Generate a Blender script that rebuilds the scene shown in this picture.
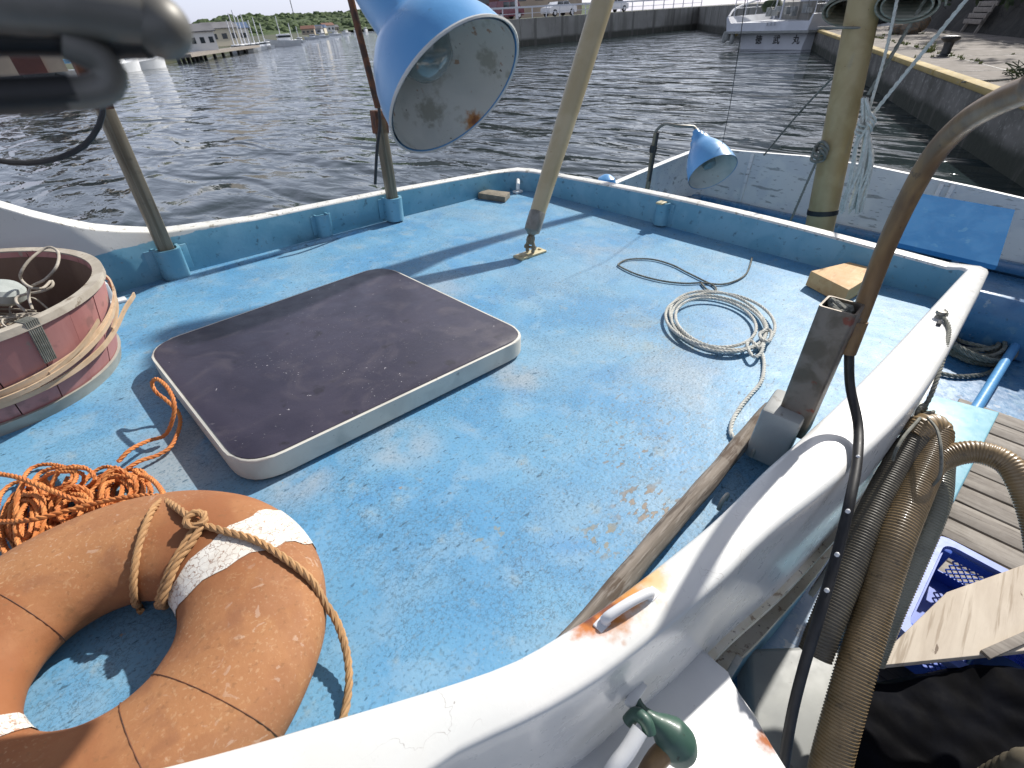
import bpy, bmesh, math, random
from mathutils import Vector, Matrix, noise
R = random.Random(7)
for o in list(bpy.data.objects): bpy.data.objects.remove(o)
S = bpy.context.scene
COL = S.collection
V = Vector
PI = math.pi

# ------------------------------------------------------------------ camera
# Boat frame: z = 0 is the blue roof deck, x runs along the boat, y across it.
F, CX, CY, H, CAMZ = 485.9, 512.0, 384.0, 1.1, 2.6
def ray_c(px, py): return V((px - CX, CY - py, -F))
a = ray_c(1090, 45).normalized(); b = ray_c(-110, 20); b = (b - a * a.dot(b)).normalized(); n = a.cross(b)
M = Matrix((a, b, n))                     # camera -> boat frame
UP = (M @ ray_c(825, -3).cross(ray_c(370, 27))).normalized()
if UP.z < 0: UP = -UP
UX = (V((1, 0, 0)) - UP * UP.x).normalized(); UY = UP.cross(UX)
RW = Matrix((UX, UY, UP))                 # boat frame -> true (level) world
T = Matrix.Translation((0, 0, CAMZ)) @ RW.to_4x4() @ Matrix.Translation((0, 0, -H))
cam = bpy.data.objects.new('camera', bpy.data.cameras.new('camera')); COL.objects.link(cam)
cam.matrix_world = T @ (Matrix.Translation((0, 0, H)) @ M.to_4x4())
cam.data.sensor_width = 36; cam.data.lens = F * 36 / 1024
cam.data.clip_start = 0.02; cam.data.clip_end = 5000
cam.data.dof.use_dof = True; cam.data.dof.focus_distance = 1.9; cam.data.dof.aperture_fstop = 7.5
S.camera = cam
# ------------------------------------------------------------------ light
SUN = V((1.15, 0.04, 1.0)).normalized(); SUNW = RW @ SUN
w = bpy.data.worlds.new('World'); S.world = w; w.use_nodes = True
nt = w.node_tree; sky = nt.nodes.new('ShaderNodeTexSky'); sky.sky_type = 'NISHITA'; sky.sun_disc = False
sky.sun_elevation = math.asin(SUNW.z); sky.sun_rotation = math.atan2(SUNW.x, SUNW.y)
sky.air_density = 1.0; sky.dust_density = 1.5; sky.ozone_density = 2.0
hs = nt.nodes.new('ShaderNodeHueSaturation'); hs.inputs['Saturation'].default_value = .55; nt.links.new(sky.outputs[0], hs.inputs['Color'])
# thin high haze: brightens the lower sky, fading upwards
tcw = nt.nodes.new('ShaderNodeTexCoord'); sx_ = nt.nodes.new('ShaderNodeSeparateXYZ'); nt.links.new(tcw.outputs['Generated'], sx_.inputs[0])
mr = nt.nodes.new('ShaderNodeMapRange'); mr.interpolation_type = 'SMOOTHSTEP'; mr.inputs['From Min'].default_value = -.1; mr.inputs['From Max'].default_value = 1.05; mr.inputs['To Min'].default_value = 1; mr.inputs['To Max'].default_value = .0; nt.links.new(sx_.outputs[2], mr.inputs['Value'])
wm = nt.nodes.new('ShaderNodeMix'); wm.data_type = 'RGBA'; wm.blend_type = 'ADD'; nt.links.new(mr.outputs[0], wm.inputs[0]); nt.links.new(hs.outputs[0], wm.inputs[6]); wm.inputs[7].default_value = (5.2, 5.6, 7.6, 1)
nt.links.new(wm.outputs[2], nt.nodes['Background'].inputs[0]); nt.nodes['Background'].inputs[1].default_value = 0.072
sl = bpy.data.lights.new('sun', 'SUN'); sl.energy = 4.7; sl.angle = math.radians(0.9); sl.color = (1, 0.955, 0.89)
so = bpy.data.objects.new('sun', sl); COL.objects.link(so); so.rotation_euler = SUNW.to_track_quat('Z', 'Y').to_euler()
S.view_settings.view_transform = 'Standard'; S.view_settings.look = 'None'; S.view_settings.exposure = 0.28; S.view_settings.gamma = 1

# ------------------------------------------------------------------ point helpers
O = V((0, 0, H))
def bp(px, py, z=0.0):                    # boat-frame point seen at a pixel on height z
    d = M @ ray_c(px, py); return O + d * ((z - H) / d.z)
def on(px, py, ax, val):
    d = M @ ray_c(px, py); return O + d * ((val - O[ax]) / d[ax])
def wp(px, py, h=0.0):                    # world point at height h over the water
    d = RW @ (M @ ray_c(px, py)); return V((0, 0, CAMZ)) + d * ((h - CAMZ) / d.z)
def wd(px, py, dist):                     # world point at horizontal distance
    d = RW @ (M @ ray_c(px, py)); return V((0, 0, CAMZ)) + d * (dist / math.hypot(d.x, d.y))
def near(px, py, dist):                   # boat-frame point at a distance from the lens
    return O + (M @ ray_c(px, py)).normalized() * dist

# ------------------------------------------------------------------ materials
def mat(name, col, col2=None, scale=3.0, lo=.4, hi=.6, rough=.5, metal=0.0, layers=(), bump=0.0, bscale=40.0, spots=(), coat=0.0, stretch=None, spec=.5):
    m = bpy.data.materials.new(name); m.use_nodes = True; t = m.node_tree; N = t.nodes; L = t.links
    bs = N['Principled BSDF']; tc = N.new('ShaderNodeTexCoord'); co = tc.outputs['Object']
    def noi(sc, det=5, dist=0.0, st=None, rgh=.55):
        src = co
        if st:
            mp = N.new('ShaderNodeMapping'); mp.inputs['Scale'].default_value = st; L.new(co, mp.inputs[0]); src = mp.outputs[0]
        x = N.new('ShaderNodeTexNoise'); x.inputs['Scale'].default_value = sc; x.inputs['Detail'].default_value = det
        x.inputs['Distortion'].default_value = dist; x.inputs['Roughness'].default_value = rgh; L.new(src, x.inputs['Vector']); return x.outputs[0]
    def rng(src, l, h, s=1.0):
        r = N.new('ShaderNodeMapRange'); r.interpolation_type = 'SMOOTHSTEP'
        r.inputs['From Min'].default_value = l; r.inputs['From Max'].default_value = h; r.inputs['To Max'].default_value = s
        L.new(src, r.inputs['Value']); return r.outputs[0]
    def mix(f, x, y):
        k = N.new('ShaderNodeMix'); k.data_type = 'RGBA'
        if isinstance(f, float): k.inputs[0].default_value = f
        else: L.new(f, k.inputs[0])
        for i, c in ((6, x), (7, y)):
            if isinstance(c, tuple): k.inputs[i].default_value = (*c, 1)
            else: L.new(c, k.inputs[i])
        return k.outputs[2]
    def mul(x, y):
        k = N.new('ShaderNodeMath'); k.operation = 'MULTIPLY'; L.new(x, k.inputs[0])
        if isinstance(y, float): k.inputs[1].default_value = y
        else: L.new(y, k.inputs[1])
        return k.outputs[0]
    def add(x, y):
        k = N.new('ShaderNodeMath'); k.operation = 'ADD'; L.new(x, k.inputs[0])
        if isinstance(y, float): k.inputs[1].default_value = y
        else: L.new(y, k.inputs[1])
        return k.outputs[0]
    c = mix(rng(noi(scale, 6, .4, stretch), lo, hi), col, col2 or col)
    for ly in layers:
        k = ly.get('kind', 'noise')
        if k == 'crack':
            x = N.new('ShaderNodeTexVoronoi'); x.feature = 'DISTANCE_TO_EDGE'; x.inputs['Scale'].default_value = ly['scale']
            mp = N.new('ShaderNodeMapping'); mp.inputs['Scale'].default_value = ly.get('st', (1, 1, 1)); L.new(co, mp.inputs[0])
            nz = N.new('ShaderNodeTexNoise'); nz.inputs['Scale'].default_value = ly['scale'] * 1.3; nz.inputs['Detail'].default_value = 4; L.new(mp.outputs[0], nz.inputs['Vector'])
            vm = N.new('ShaderNodeVectorMath'); vm.operation = 'MULTIPLY_ADD'; L.new(nz.outputs['Color'], vm.inputs[0]); vm.inputs[1].default_value = (1.4 / ly['scale'],) * 3; L.new(mp.outputs[0], vm.inputs[2])
            L.new(vm.outputs[0], x.inputs['Vector']); f = rng(x.outputs[0], ly.get('w', .03), 0.0)
        elif k == 'z':
            s = N.new('ShaderNodeSeparateXYZ'); L.new(co, s.inputs[0]); f = add(s.outputs[ly.get('ax', 2)], mul(noi(ly['scale']), ly.get('amp', .05))); f = rng(f, ly['lo'], ly['hi'])
        elif k == 'bands':
            s = N.new('ShaderNodeTexWave'); s.bands_direction = ly.get('dir', 'X'); s.inputs['Scale'].default_value = ly['scale']; s.inputs['Distortion'].default_value = ly.get('dist', 0.0)
            s.inputs['Detail'].default_value = 2; L.new(co, s.inputs[0]); f = rng(s.outputs[1], ly['lo'], ly['hi'])
        else:
            f = rng(noi(ly['scale'], ly.get('det', 6), ly.get('dist', 0.0), ly.get('st')), ly['lo'], ly['hi'])
        if 'at' in ly:
            vm = N.new('ShaderNodeVectorMath'); vm.operation = 'DISTANCE'; L.new(co, vm.inputs[0]); vm.inputs[1].default_value = ly['at'][0]
            f = mul(f, rng(add(vm.outputs['Value'], mul(noi(4.0, 4), ly['at'][1] * .8)), ly['at'][1] * 1.4, ly['at'][1] * .6))
        if 'mask' in ly:
            ms = ly['mask']; f = mul(f, rng(noi(ms[0], 3, .3), ms[1], ms[2]))
        f = mul(f, float(ly.get('s', 1.0)))
        c = mix(f, c, ly['col'])
    for (p, rad, cc, sc) in spots:
        vm = N.new('ShaderNodeVectorMath'); vm.operation = 'DISTANCE'; L.new(co, vm.inputs[0]); vm.inputs[1].default_value = p
        d = add(vm.outputs['Value'], mul(noi(sc, 5), rad * 1.6)); f = rng(d, rad * 1.75, rad * 1.1)
        c = mix(f, c, cc)
    L.new(c, bs.inputs['Base Color'])
    bs.inputs['Metallic'].default_value = metal; bs.inputs['Coat Weight'].default_value = coat; bs.inputs['Coat Roughness'].default_value = .12
    bs.inputs['Specular IOR Level'].default_value = spec
    rr = add(mul(noi(scale * 4 + 5, 4), .3), rough - .15); L.new(rr, bs.inputs['Roughness'])
    if bump:
        bn = N.new('ShaderNodeBump'); bn.inputs['Strength'].default_value = .6; bn.inputs['Distance'].default_value = bump
        L.new(add(noi(bscale, 6, 0, stretch), mul(noi(bscale * .17, 3), 2.0)), bn.inputs['Height']); L.new(bn.outputs[0], bs.inputs['Normal'])
    return m
G = dict
DECKB, DECKB2 = (.105, .295, .50), (.15, .345, .52)
WEAR = (.35, .39, .42); BRN = (.24, .20, .16)
deckL = [G(scale=1.5, lo=.45, hi=.63, col=(.26, .40, .50), s=.5, dist=.6),
         G(scale=7, lo=.50, hi=.64, col=(.27, .41, .52), s=.4, dist=.4),
         G(scale=3.3, lo=.57, hi=.7, col=(.065, .25, .51), s=.45),
         G(scale=5, lo=.3, hi=.6, col=WEAR, s=.75, dist=.5, at=(bp(520, 375), .16)), G(scale=5, lo=.3, hi=.6, col=WEAR, s=.75, dist=.5, at=(bp(400, 440), .17)),
         G(scale=5, lo=.3, hi=.6, col=WEAR, s=.75, dist=.5, at=(bp(300, 485), .14)), G(scale=5, lo=.3, hi=.55, col=(.30, .33, .34), s=.8, dist=.5, at=(bp(195, 450), .3)),
         G(scale=5, lo=.3, hi=.6, col=(.33, .38, .44), s=.6, dist=.5, at=(bp(430, 290), .3)), G(scale=4, lo=.35, hi=.6, col=(.31, .39, .46), s=.55, dist=.5, at=(bp(600, 250), .45)),
         G(scale=4, lo=.42, hi=.62, col=(.33, .38, .42), s=.55, dist=.5, at=(bp(690, 380), .35)), G(scale=5, lo=.42, hi=.62, col=(.30, .34, .30), s=.5, dist=.5, at=(bp(650, 335), .3)),
         G(scale=14, lo=.60, hi=.72, col=(.30, .36, .36), s=.45),
         G(scale=110, det=3, lo=.54, hi=.66, col=(.07, .15, .22), s=.5), G(scale=45, det=6, lo=.57, hi=.66, col=(.14, .22, .27), s=.45, st=(1, 1.7, 1)), G(scale=190, det=3, lo=.60, hi=.66, col=(.34, .42, .47), s=.22),
         G(scale=70, det=5, lo=.56, hi=.62, col=(.13, .15, .16), s=.6, st=(1, 1.6, 1), at=(bp(640, 330), .55)),
         G(scale=85, det=5, lo=.57, hi=.63, col=(.12, .15, .17), s=.6, st=(1, 1.6, 1), at=(bp(560, 290), .4)),
         G(scale=36, det=6, lo=.58, hi=.62, col=(.15, .17, .17), s=.7, st=(1, 1.8, 1), at=(bp(650, 420), .4)),
         G(scale=30, lo=.63, hi=.66, col=(.045, .10, .15), s=.8, st=(1, 2.2, 1), mask=(3.1, .38, .5)),
         G(kind='crack', scale=22, w=.02, st=(1, 1.6, 1), col=(.05, .08, .10), s=.75, mask=(3.4, .46, .6)),
         G(kind='crack', scale=60, w=.05, st=(1, 1.5, 1), col=(.05, .09, .12), s=.65, mask=(4, .42, .55)),
         G(scale=24, lo=.55, hi=.565, col=(.06, .07, .07), s=.9, st=(1, 2.0, 1), at=(bp(650, 505), .15)), G(scale=24, lo=.57, hi=.58, col=BRN, s=.95, st=(1, 2.0, 1), at=(bp(650, 505), .15)), G(scale=30, lo=.56, hi=.58, col=(.22, .21, .16), s=.9, st=(1, 1.6, 1), at=(bp(605, 535), .10)),  # dark layers round the brown chips here and below: painted chip shadows
         G(scale=30, lo=.595, hi=.605, col=(.07, .08, .08), s=.9, st=(1, 1.6, 1), at=(bp(630, 460), .13)), G(scale=30, lo=.61, hi=.62, col=BRN, s=.9, st=(1, 1.6, 1), at=(bp(630, 460), .13)), G(scale=26, lo=.60, hi=.63, col=(.25, .27, .22), s=.7, st=(1, 1.6, 1), at=(bp(485, 530), .12)),
         G(scale=24, lo=.60, hi=.64, col=(.24, .25, .21), s=.7, st=(1, 1.6, 1), at=(bp(690, 350), .2)),
         G(scale=42, lo=.70, hi=.72, col=(.30, .26, .21), s=.9)]
m_deck = mat('deck_paint', DECKB, DECKB2, scale=2.2, rough=.5, layers=deckL, bump=.0016, bscale=75, spec=.3)
m_blue = mat('blue_wall_paint', (.125, .32, .44), (.17, .37, .49), scale=6, rough=.45, layers=[G(scale=26, lo=.62, hi=.70, col=(.06, .12, .15), s=.7, st=(1, 1, 2)),
             G(scale=9, lo=.62, hi=.72, col=(.26, .36, .40), s=.5), G(kind='crack', scale=30, w=.02, col=(.05, .09, .1), mask=(5, .55, .65), s=.6)], bump=.001, bscale=60)
m_rail = mat('coaming_paint', (.72, .72, .70), (.66, .67, .655), scale=3, rough=.3, coat=.25, bump=.0004, bscale=50,
             layers=[G(scale=50, lo=.70, hi=.74, col=(.3, .28, .25), s=.5), G(kind='crack', scale=7, w=.006, col=(.25, .22, .2), mask=(2.7, .62, .68), s=.8, st=(1, 1.4, 1)), G(scale=4, lo=.55, hi=.75, col=(.62, .61, .56), s=.35)],
             spots=[(bp(648, 572, .185), .06, (.70, .50, .26), 22), (bp(628, 590, .185), .07, (.62, .30, .08), 26), (bp(606, 606, .185), .075, (.50, .19, .04), 24), (bp(588, 622, .185), .05, (.52, .17, .035), 30), (bp(604, 608, .185), .035, (.22, .07, .025), 40), (bp(590, 618, .185), .022, (.20, .06, .02), 40), (bp(625, 640, .19), .012, (.45, .2, .08), 20)])
m_coam = mat('far_coaming_paint', (.125, .32, .44), (.17, .37, .49), scale=6, rough=.45, bump=.0008, bscale=60,
             layers=[G(scale=26, lo=.60, hi=.70, col=(.05, .11, .15), s=.7), G(kind='z', scale=9, amp=.05, lo=.222, hi=.228, col=(.58, .58, .56)),
                     G(scale=60, lo=.62, hi=.68, col=(.2, .2, .17), s=.5, mask=(8, .45, .6))],
             spots=[(V((3.27, 3.0, .08)), .07, (.06, .08, .06), 20), (V((3.2, 3.07, .1)), .05, (.08, .09, .07), 25)])
m_coamtop = mat('far_coaming_top', (.72, .72, .69), (.62, .62, .58), scale=9, rough=.45, bump=.0008,
             layers=[G(scale=22, lo=.58, hi=.66, col=(.26, .23, .17), s=.8, st=(1, 1, 1)), G(scale=70, lo=.60, hi=.68, col=(.15, .14, .10), s=.7)])
m_white = mat('white_gelcoat', (.74, .75, .75), (.68, .69, .7), scale=4, rough=.35, coat=.2, layers=[G(scale=30, lo=.66, hi=.72, col=(.35, .33, .3), s=.5)],
             spots=[(bp(768, 742, -.2), .035, (.38, .13, .05), 30)])
m_dirtywhite = mat('worn_white_paint', (.82, .83, .80), (.72, .74, .74), scale=4, rough=.5, bump=.001,
             layers=[G(scale=9, lo=.60, hi=.66, col=(.30, .30, .28), s=.75, st=(1, .45, 2.2)), G(scale=30, lo=.62, hi=.66, col=(.22, .22, .22), s=.7, st=(1, .4, 2)), G(kind='z', scale=3, amp=.02, lo=-.42, hi=-.43, col=(.045, .16, .34))])
m_lowblue = mat('lower_deck_paint', (.05, .17, .34), (.075, .22, .40), scale=4, rough=.3, coat=.4, layers=[G(scale=7, lo=.56, hi=.64, col=(.16, .30, .42), s=.6, dist=.6), G(scale=16, lo=.60, hi=.66, col=(.42, .47, .52), s=.7, mask=(2.2, .5, .6)), G(scale=20, lo=.63, hi=.68, col=(.03, .08, .13), s=.7)], bump=.002, bscale=20)
m_cyan = mat('cyan_board_paint', (.23, .48, .58), (.28, .52, .6), scale=4, rough=.35, layers=[G(scale=25, lo=.66, hi=.7, col=(.5, .55, .55), s=.7), G(scale=12, lo=.66, hi=.7, col=(.1, .18, .2), s=.6)])
m_hatch = mat('hatch_top_sheet', (.026, .023, .040), (.038, .033, .053), scale=3, rough=.42, bump=.0004, bscale=120, spec=.45,
             layers=[G(scale=5, lo=.5, hi=.7, col=(.072, .062, .076), s=.6, dist=1.2), G(scale=11, lo=.62, hi=.72, col=(.018, .015, .02), s=.8), G(scale=60, lo=.70, hi=.715, col=(.5, .48, .5), s=.9, mask=(2.5, .46, .6)), G(scale=150, lo=.69, hi=.71, col=(.5, .5, .5), s=.8, mask=(2, .5, .62)), G(scale=30, lo=.62, hi=.7, col=(.09, .08, .09), s=.6, st=(1, 5, 1), mask=(2, .5, .6))])
m_rim = mat('hatch_rim', (.60, .59, .53), (.52, .51, .46), scale=7, rough=.55, layers=[G(scale=35, lo=.64, hi=.70, col=(.2, .19, .17), s=.6), G(scale=3, lo=.6, hi=.7, col=(.22, .27, .26), s=.5)], bump=.0006)
m_greymetal = mat('galvanised_metal', (.22, .21, .18), (.30, .29, .26), scale=14, rough=.5, metal=.55, stretch=(1, 1, .15), layers=[G(scale=9, lo=.6, hi=.68, col=(.18, .08, .035), s=.8)], bump=.0006)
m_dirtypost = mat('weathered_post', (.15, .125, .085), (.27, .235, .17), scale=22, rough=.6, metal=.2, stretch=(1, 1, .08), layers=[G(scale=10, lo=.6, hi=.7, col=(.05, .05, .04), s=.7)], bump=.0008)
m_rust = mat('rusty_steel', (.15, .055, .025), (.06, .032, .022), scale=16, rough=.7, bump=.0015, layers=[G(scale=30, lo=.6, hi=.7, col=(.32, .12, .03), s=.7)])
m_pipe = mat('brown_pipe', (.25, .15, .06), (.15, .085, .038), scale=12, rough=.42, metal=.1, stretch=(1, 1, .25), layers=[G(scale=7, lo=.55, hi=.7, col=(.32, .22, .12), s=.5), G(scale=25, lo=.66, hi=.7, col=(.05, .03, .02), s=.6)], coat=.05, bump=.0008)
m_sqpost = mat('stained_steel_post', (.13, .11, .085), (.22, .19, .16), scale=12, rough=.5, metal=.5, layers=[G(scale=14, lo=.62, hi=.68, col=(.22, .05, .03), s=.8)], bump=.0008)
m_cream = mat('cream_spar_paint', (.42, .34, .20), (.48, .40, .25), scale=4, rough=.42, layers=[G(scale=6, lo=.6, hi=.75, col=(.36, .26, .12), s=.6, st=(1, 1, .3)), G(scale=30, lo=.70, hi=.73, col=(.25, .12, .04), s=.7)])
m_gold = mat('golden_mast_paint', (.34, .255, .12), (.40, .31, .16), scale=5, rough=.4, layers=[G(scale=12, lo=.6, hi=.7, col=(.30, .26, .17), s=.5, st=(1, 1, .3)), G(scale=30, lo=.70, hi=.73, col=(.12, .05, .02), s=.7)], bump=.0006)
m_lampblue = mat('lamp_blue_enamel', (.11, .34, .66), (.14, .38, .69), scale=6, rough=.33, coat=.25, bump=.0008, bscale=45, layers=[G(scale=24, lo=.66, hi=.7, col=(.08, .22, .38), s=.5)])
m_lampwhite = mat('lamp_white_enamel', (.60, .61, .58), (.50, .52, .50), scale=6, rough=.45, layers=[G(scale=16, lo=.64, hi=.70, col=(.25, .25, .2), s=.6), G(scale=60, lo=.68, hi=.71, col=(.08, .06, .04), s=.8, mask=(8, .48, .6)), G(scale=14, lo=.70, hi=.73, col=(.4, .17, .04), s=.8)], bump=.0006, spots=[(near(474, 122, .97) - near(456, 92, .95), .022, (.45, .20, .06), 60), (near(440, 112, 1.0) - near(456, 92, .95), .03, (.40, .39, .34), 90)])
m_buoy = mat('buoy_canvas', (.28, .105, .038), (.33, .14, .054), scale=5, rough=.8, bump=.0016, bscale=55, layers=[G(scale=3, lo=.5, hi=.7, col=(.35, .17, .07), s=.6), G(scale=45, lo=.60, hi=.67, col=(.47, .28, .14), s=.5, dist=1.5, mask=(4, .45, .58)), G(scale=130, det=4, lo=.58, hi=.64, col=(.50, .32, .18), s=.55, mask=(2.5, .42, .56)), G(scale=2.2, lo=.45, hi=.65, col=(.40, .19, .08), s=.4), G(scale=3, det=8, lo=.52, hi=.6, col=(.25, .10, .045), s=.4, st=(1, 1, 1), dist=1), G(scale=18, lo=.62, hi=.66, col=(.55, .42, .33), s=.35, dist=2.5, mask=(3, .50, .58)), G(scale=8, lo=.55, hi=.68, col=(.24, .10, .045), s=.6, dist=.4), G(scale=90, lo=.60, hi=.66, col=(.22, .10, .04), s=.5), G(scale=12, lo=.64, hi=.7, col=(.22, .10, .04), s=.6)])
m_buoywhite = mat('cracked_white_band', (.74, .72, .66), (.66, .62, .55), scale=12, rough=.65, bump=.002, bscale=70, layers=[G(kind='crack', scale=60, w=.05, col=(.22, .09, .04), s=.9), G(scale=40, lo=.64, hi=.68, col=(.38, .14, .05), s=.8)])
m_orope = mat('orange_rope', (.50, .16, .04), (.58, .225, .065), scale=20, rough=.75, layers=[G(scale=60, lo=.6, hi=.7, col=(.38, .15, .06), s=.6)])
m_trope = mat('tan_rope', (.37, .21, .095), (.44, .25, .11), scale=20, rough=.8, layers=[G(scale=90, lo=.56, hi=.66, col=(.30, .17, .08), s=.7)])
m_wrope = mat('off_white_rope', (.52, .52, .47), (.62, .62, .57), scale=25, rough=.8, layers=[G(scale=150, lo=.55, hi=.66, col=(.26, .26, .24), s=.6)])
m_drope = mat('dark_grey_rope', (.15, .155, .13), (.22, .22, .19), scale=25, rough=.85, layers=[G(scale=150, lo=.55, hi=.66, col=(.07, .07, .06), s=.6)])
m_tub = mat('faded_red_stave', (.36, .15, .14), (.43, .205, .19), scale=6, rough=.65, bump=.0012, bscale=35, stretch=(1, 1, .25), layers=[G(scale=9, lo=.58, hi=.66, col=(.23, .12, .11), s=.7), G(scale=18, lo=.64, hi=.68, col=(.30, .27, .22), s=.8, st=(1, 1, .4)), G(kind='z', scale=6, amp=.03, lo=.075, hi=.065, col=(.24, .085, .085), s=.6)])
m_tubin = mat('tub_inner_wood', (.11, .065, .045), (.16, .10, .07), scale=8, rough=.75, stretch=(1, 1, .2), bump=.001)
m_tubrim = mat('bleached_tub_rim', (.36, .32, .26), (.46, .42, .35), scale=14, rough=.8, bump=.002, layers=[G(scale=20, lo=.6, hi=.68, col=(.16, .12, .08), s=.8)])
m_hoop = mat('grey_hoop', (.28, .28, .24), (.34, .34, .3), scale=9, rough=.6, bump=.0006)
m_bamboo = mat('split_bamboo', (.50, .36, .23), (.58, .44, .30), scale=12, rough=.65, layers=[G(scale=22, lo=.6, hi=.68, col=(.28, .17, .09), s=.7, st=(1, 1, 3))], bump=.0008)
m_wood = mat('weathered_pole_wood', (.19, .16, .13), (.28, .24, .20), scale=6, rough=.9, bump=.004, bscale=30, stretch=(.25, 3, 3), layers=[G(scale=30, lo=.52, hi=.62, col=(.10, .08, .065), s=.8, st=(.12, 2, 2)), G(scale=7, lo=.58, hi=.64, col=(.10, .07, .05), s=.7), G(scale=80, lo=.5, hi=.65, col=(.36, .32, .28), s=.5, st=(.2, 2, 2))], spec=.2)
m_block = mat('fresh_wood_block', (.55, .33, .14), (.60, .39, .18), scale=6, rough=.7, stretch=(.3, 3, 3), bump=.001, layers=[G(scale=20, lo=.58, hi=.68, col=(.42, .23, .09), s=.7, st=(.3, 2.4, 2)), G(scale=26, lo=.68, hi=.7, col=(.2, .12, .06), s=.7)])
m_oldblock = mat('old_wood_block', (.17, .15, .115), (.24, .21, .16), scale=20, rough=.85, bump=.001, layers=[G(scale=40, lo=.6, hi=.68, col=(.08, .07, .05), s=.7)])
m_plank = mat('bleached_plank', (.47, .40, .32), (.56, .49, .40), scale=5, rough=.8, bump=.0025, bscale=26, stretch=(.3, 2.6, 2), layers=[G(scale=22, lo=.56, hi=.68, col=(.30, .235, .17), s=.7, st=(.12, 2.2, 1)), G(scale=12, lo=.70, hi=.72, col=(.14, .10, .07), s=.9, st=(.4, 1.5, 1))])
m_duck = mat('duckboard_wood', (.21, .185, .16), (.30, .27, .235), scale=7, rough=.8, bump=.0025, bscale=26, stretch=(2.6, .3, 2), layers=[G(scale=26, lo=.57, hi=.68, col=(.09, .075, .06), s=.8, st=(2.2, .12, 1))])
m_hose = mat('brown_ribbed_hose', (.24, .165, .08), (.31, .215, .11), scale=10, rough=.42, layers=[G(scale=40, lo=.58, hi=.68, col=(.09, .065, .035), s=.6)], coat=.2)
m_hose2 = mat('grey_ribbed_hose', (.22, .215, .16), (.28, .27, .20), scale=10, rough=.42, layers=[G(scale=40, lo=.58, hi=.68, col=(.12, .11, .08), s=.6)], coat=.2)
m_hosedark = mat('shade_dark_ribbed_hose', (.10, .085, .06), (.14, .12, .085), scale=10, rough=.45)  # darker copy of the hose; shade is put into its colour
m_black = mat('black_rubber', (.012, .012, .013), (.02, .02, .021), scale=20, rough=.5)
m_sheet = mat('shade_black_sheet', (.0022, .0022, .003), (.003, .0035, .006), scale=5, rough=.7, spec=.04, bump=.003, bscale=9)  # black rubber, darkened further to hold the shade it lies in
m_crate = mat('blue_crate_plastic', (.05, .12, .52), (.06, .14, .56), scale=4, rough=.38)
m_craterim = mat('faded_crate_rim', (.19, .27, .66), (.23, .31, .69), scale=8, rough=.45)
m_drum = mat('dark_blue_plastic', (.02, .05, .14), (.03, .07, .18), scale=4, rough=.18, coat=.4)
m_greygrp = mat('grey_painted_panel', (.34, .35, .33), (.28, .29, .28), scale=5, rough=.5, layers=[G(scale=20, lo=.62, hi=.68, col=(.16, .15, .13), s=.7)])
m_dark = mat('dark_interior', (.02, .022, .024), (.04, .042, .045), scale=9, rough=.5)
m_glass = mat('dark_window_glass', (.02, .03, .035), (.03, .04, .05), scale=3, rough=.2, coat=.5)
m_trim = mat('stained_trim', (.62, .57, .44), (.70, .66, .56), scale=9, rough=.45, layers=[G(scale=28, lo=.58, hi=.66, col=(.22, .13, .06), s=.8), G(scale=70, lo=.63, hi=.68, col=(.07, .05, .04), s=.8)], bump=.0008)
m_green = mat('green_casting', (.035, .085, .065), (.055, .115, .085), scale=8, rough=.45, coat=.1, bump=.0012, layers=[G(scale=40, lo=.66, hi=.7, col=(.02, .03, .02), s=.8)])
m_fore = mat('grey_cast_fitting', (.22, .21, .19), (.15, .145, .13), scale=16, rough=.5, metal=.3)
m_foredark = mat('black_fitting', (.012, .012, .012), (.02, .02, .02), scale=16, rough=.5)
m_bulb = mat('dusty_glass_bulb', (.13, .17, .17), (.20, .24, .23), scale=9, rough=.15, coat=.8)
m_float = mat('grey_float', (.40, .43, .41), (.33, .36, .34), scale=9, rough=.5)
m_net = mat('brown_netting', (.26, .16, .09), (.10, .12, .11), scale=30, rough=.8)
m_canvas = mat('green_grey_canvas', (.20, .21, .17), (.27, .27, .22), scale=8, rough=.85, layers=[G(kind='bands', dir='Z', scale=14, lo=.6, hi=.7, col=(.12, .14, .11), s=.5, dist=2)], bump=.002)
m_tag = mat('yellowed_plastic', (.50, .44, .26), (.46, .40, .24), scale=9, rough=.5)
# background materials
m_conc = mat('harbour_concrete', (.20, .195, .175), (.26, .25, .23), scale=.35, rough=.85, layers=[G(scale=1.3, lo=.5, hi=.65, col=(.14, .135, .12), s=.7, st=(1, 1, .3)), G(scale=9, lo=.56, hi=.66, col=(.17, .16, .145), s=.6)], bump=.01, bscale=9)
m_wallc = mat('seawall_concrete', (.26, .25, .225), (.32, .31, .28), scale=.3, rough=.85, layers=[G(scale=.7, lo=.5, hi=.65, col=(.16, .155, .135), s=.7, st=(1, 1, .2)), G(kind='z', scale=.6, amp=.3, lo=2.95, hi=2.6, col=(.075, .075, .06)), G(kind='bands', dir='X', scale=.08, lo=.97, hi=.99, col=(.12, .115, .1), s=.7), G(scale=3, lo=.56, hi=.66, col=(.15, .14, .12), s=.6, st=(1, 1, .12))])
m_quayface = mat('quay_face', (.20, .19, .17), (.13, .125, .11), scale=1.2, rough=.9, layers=[G(scale=11, lo=.56, hi=.64, col=(.34, .33, .3), s=.6), G(kind='z', scale=1.5, amp=.25, lo=2.62, hi=2.4, col=(.035, .04, .028)), G(scale=2.5, lo=.52, hi=.64, col=(.10, .095, .08), s=.7, st=(1, 1, .2))], bump=.02, bscale=9)
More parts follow.
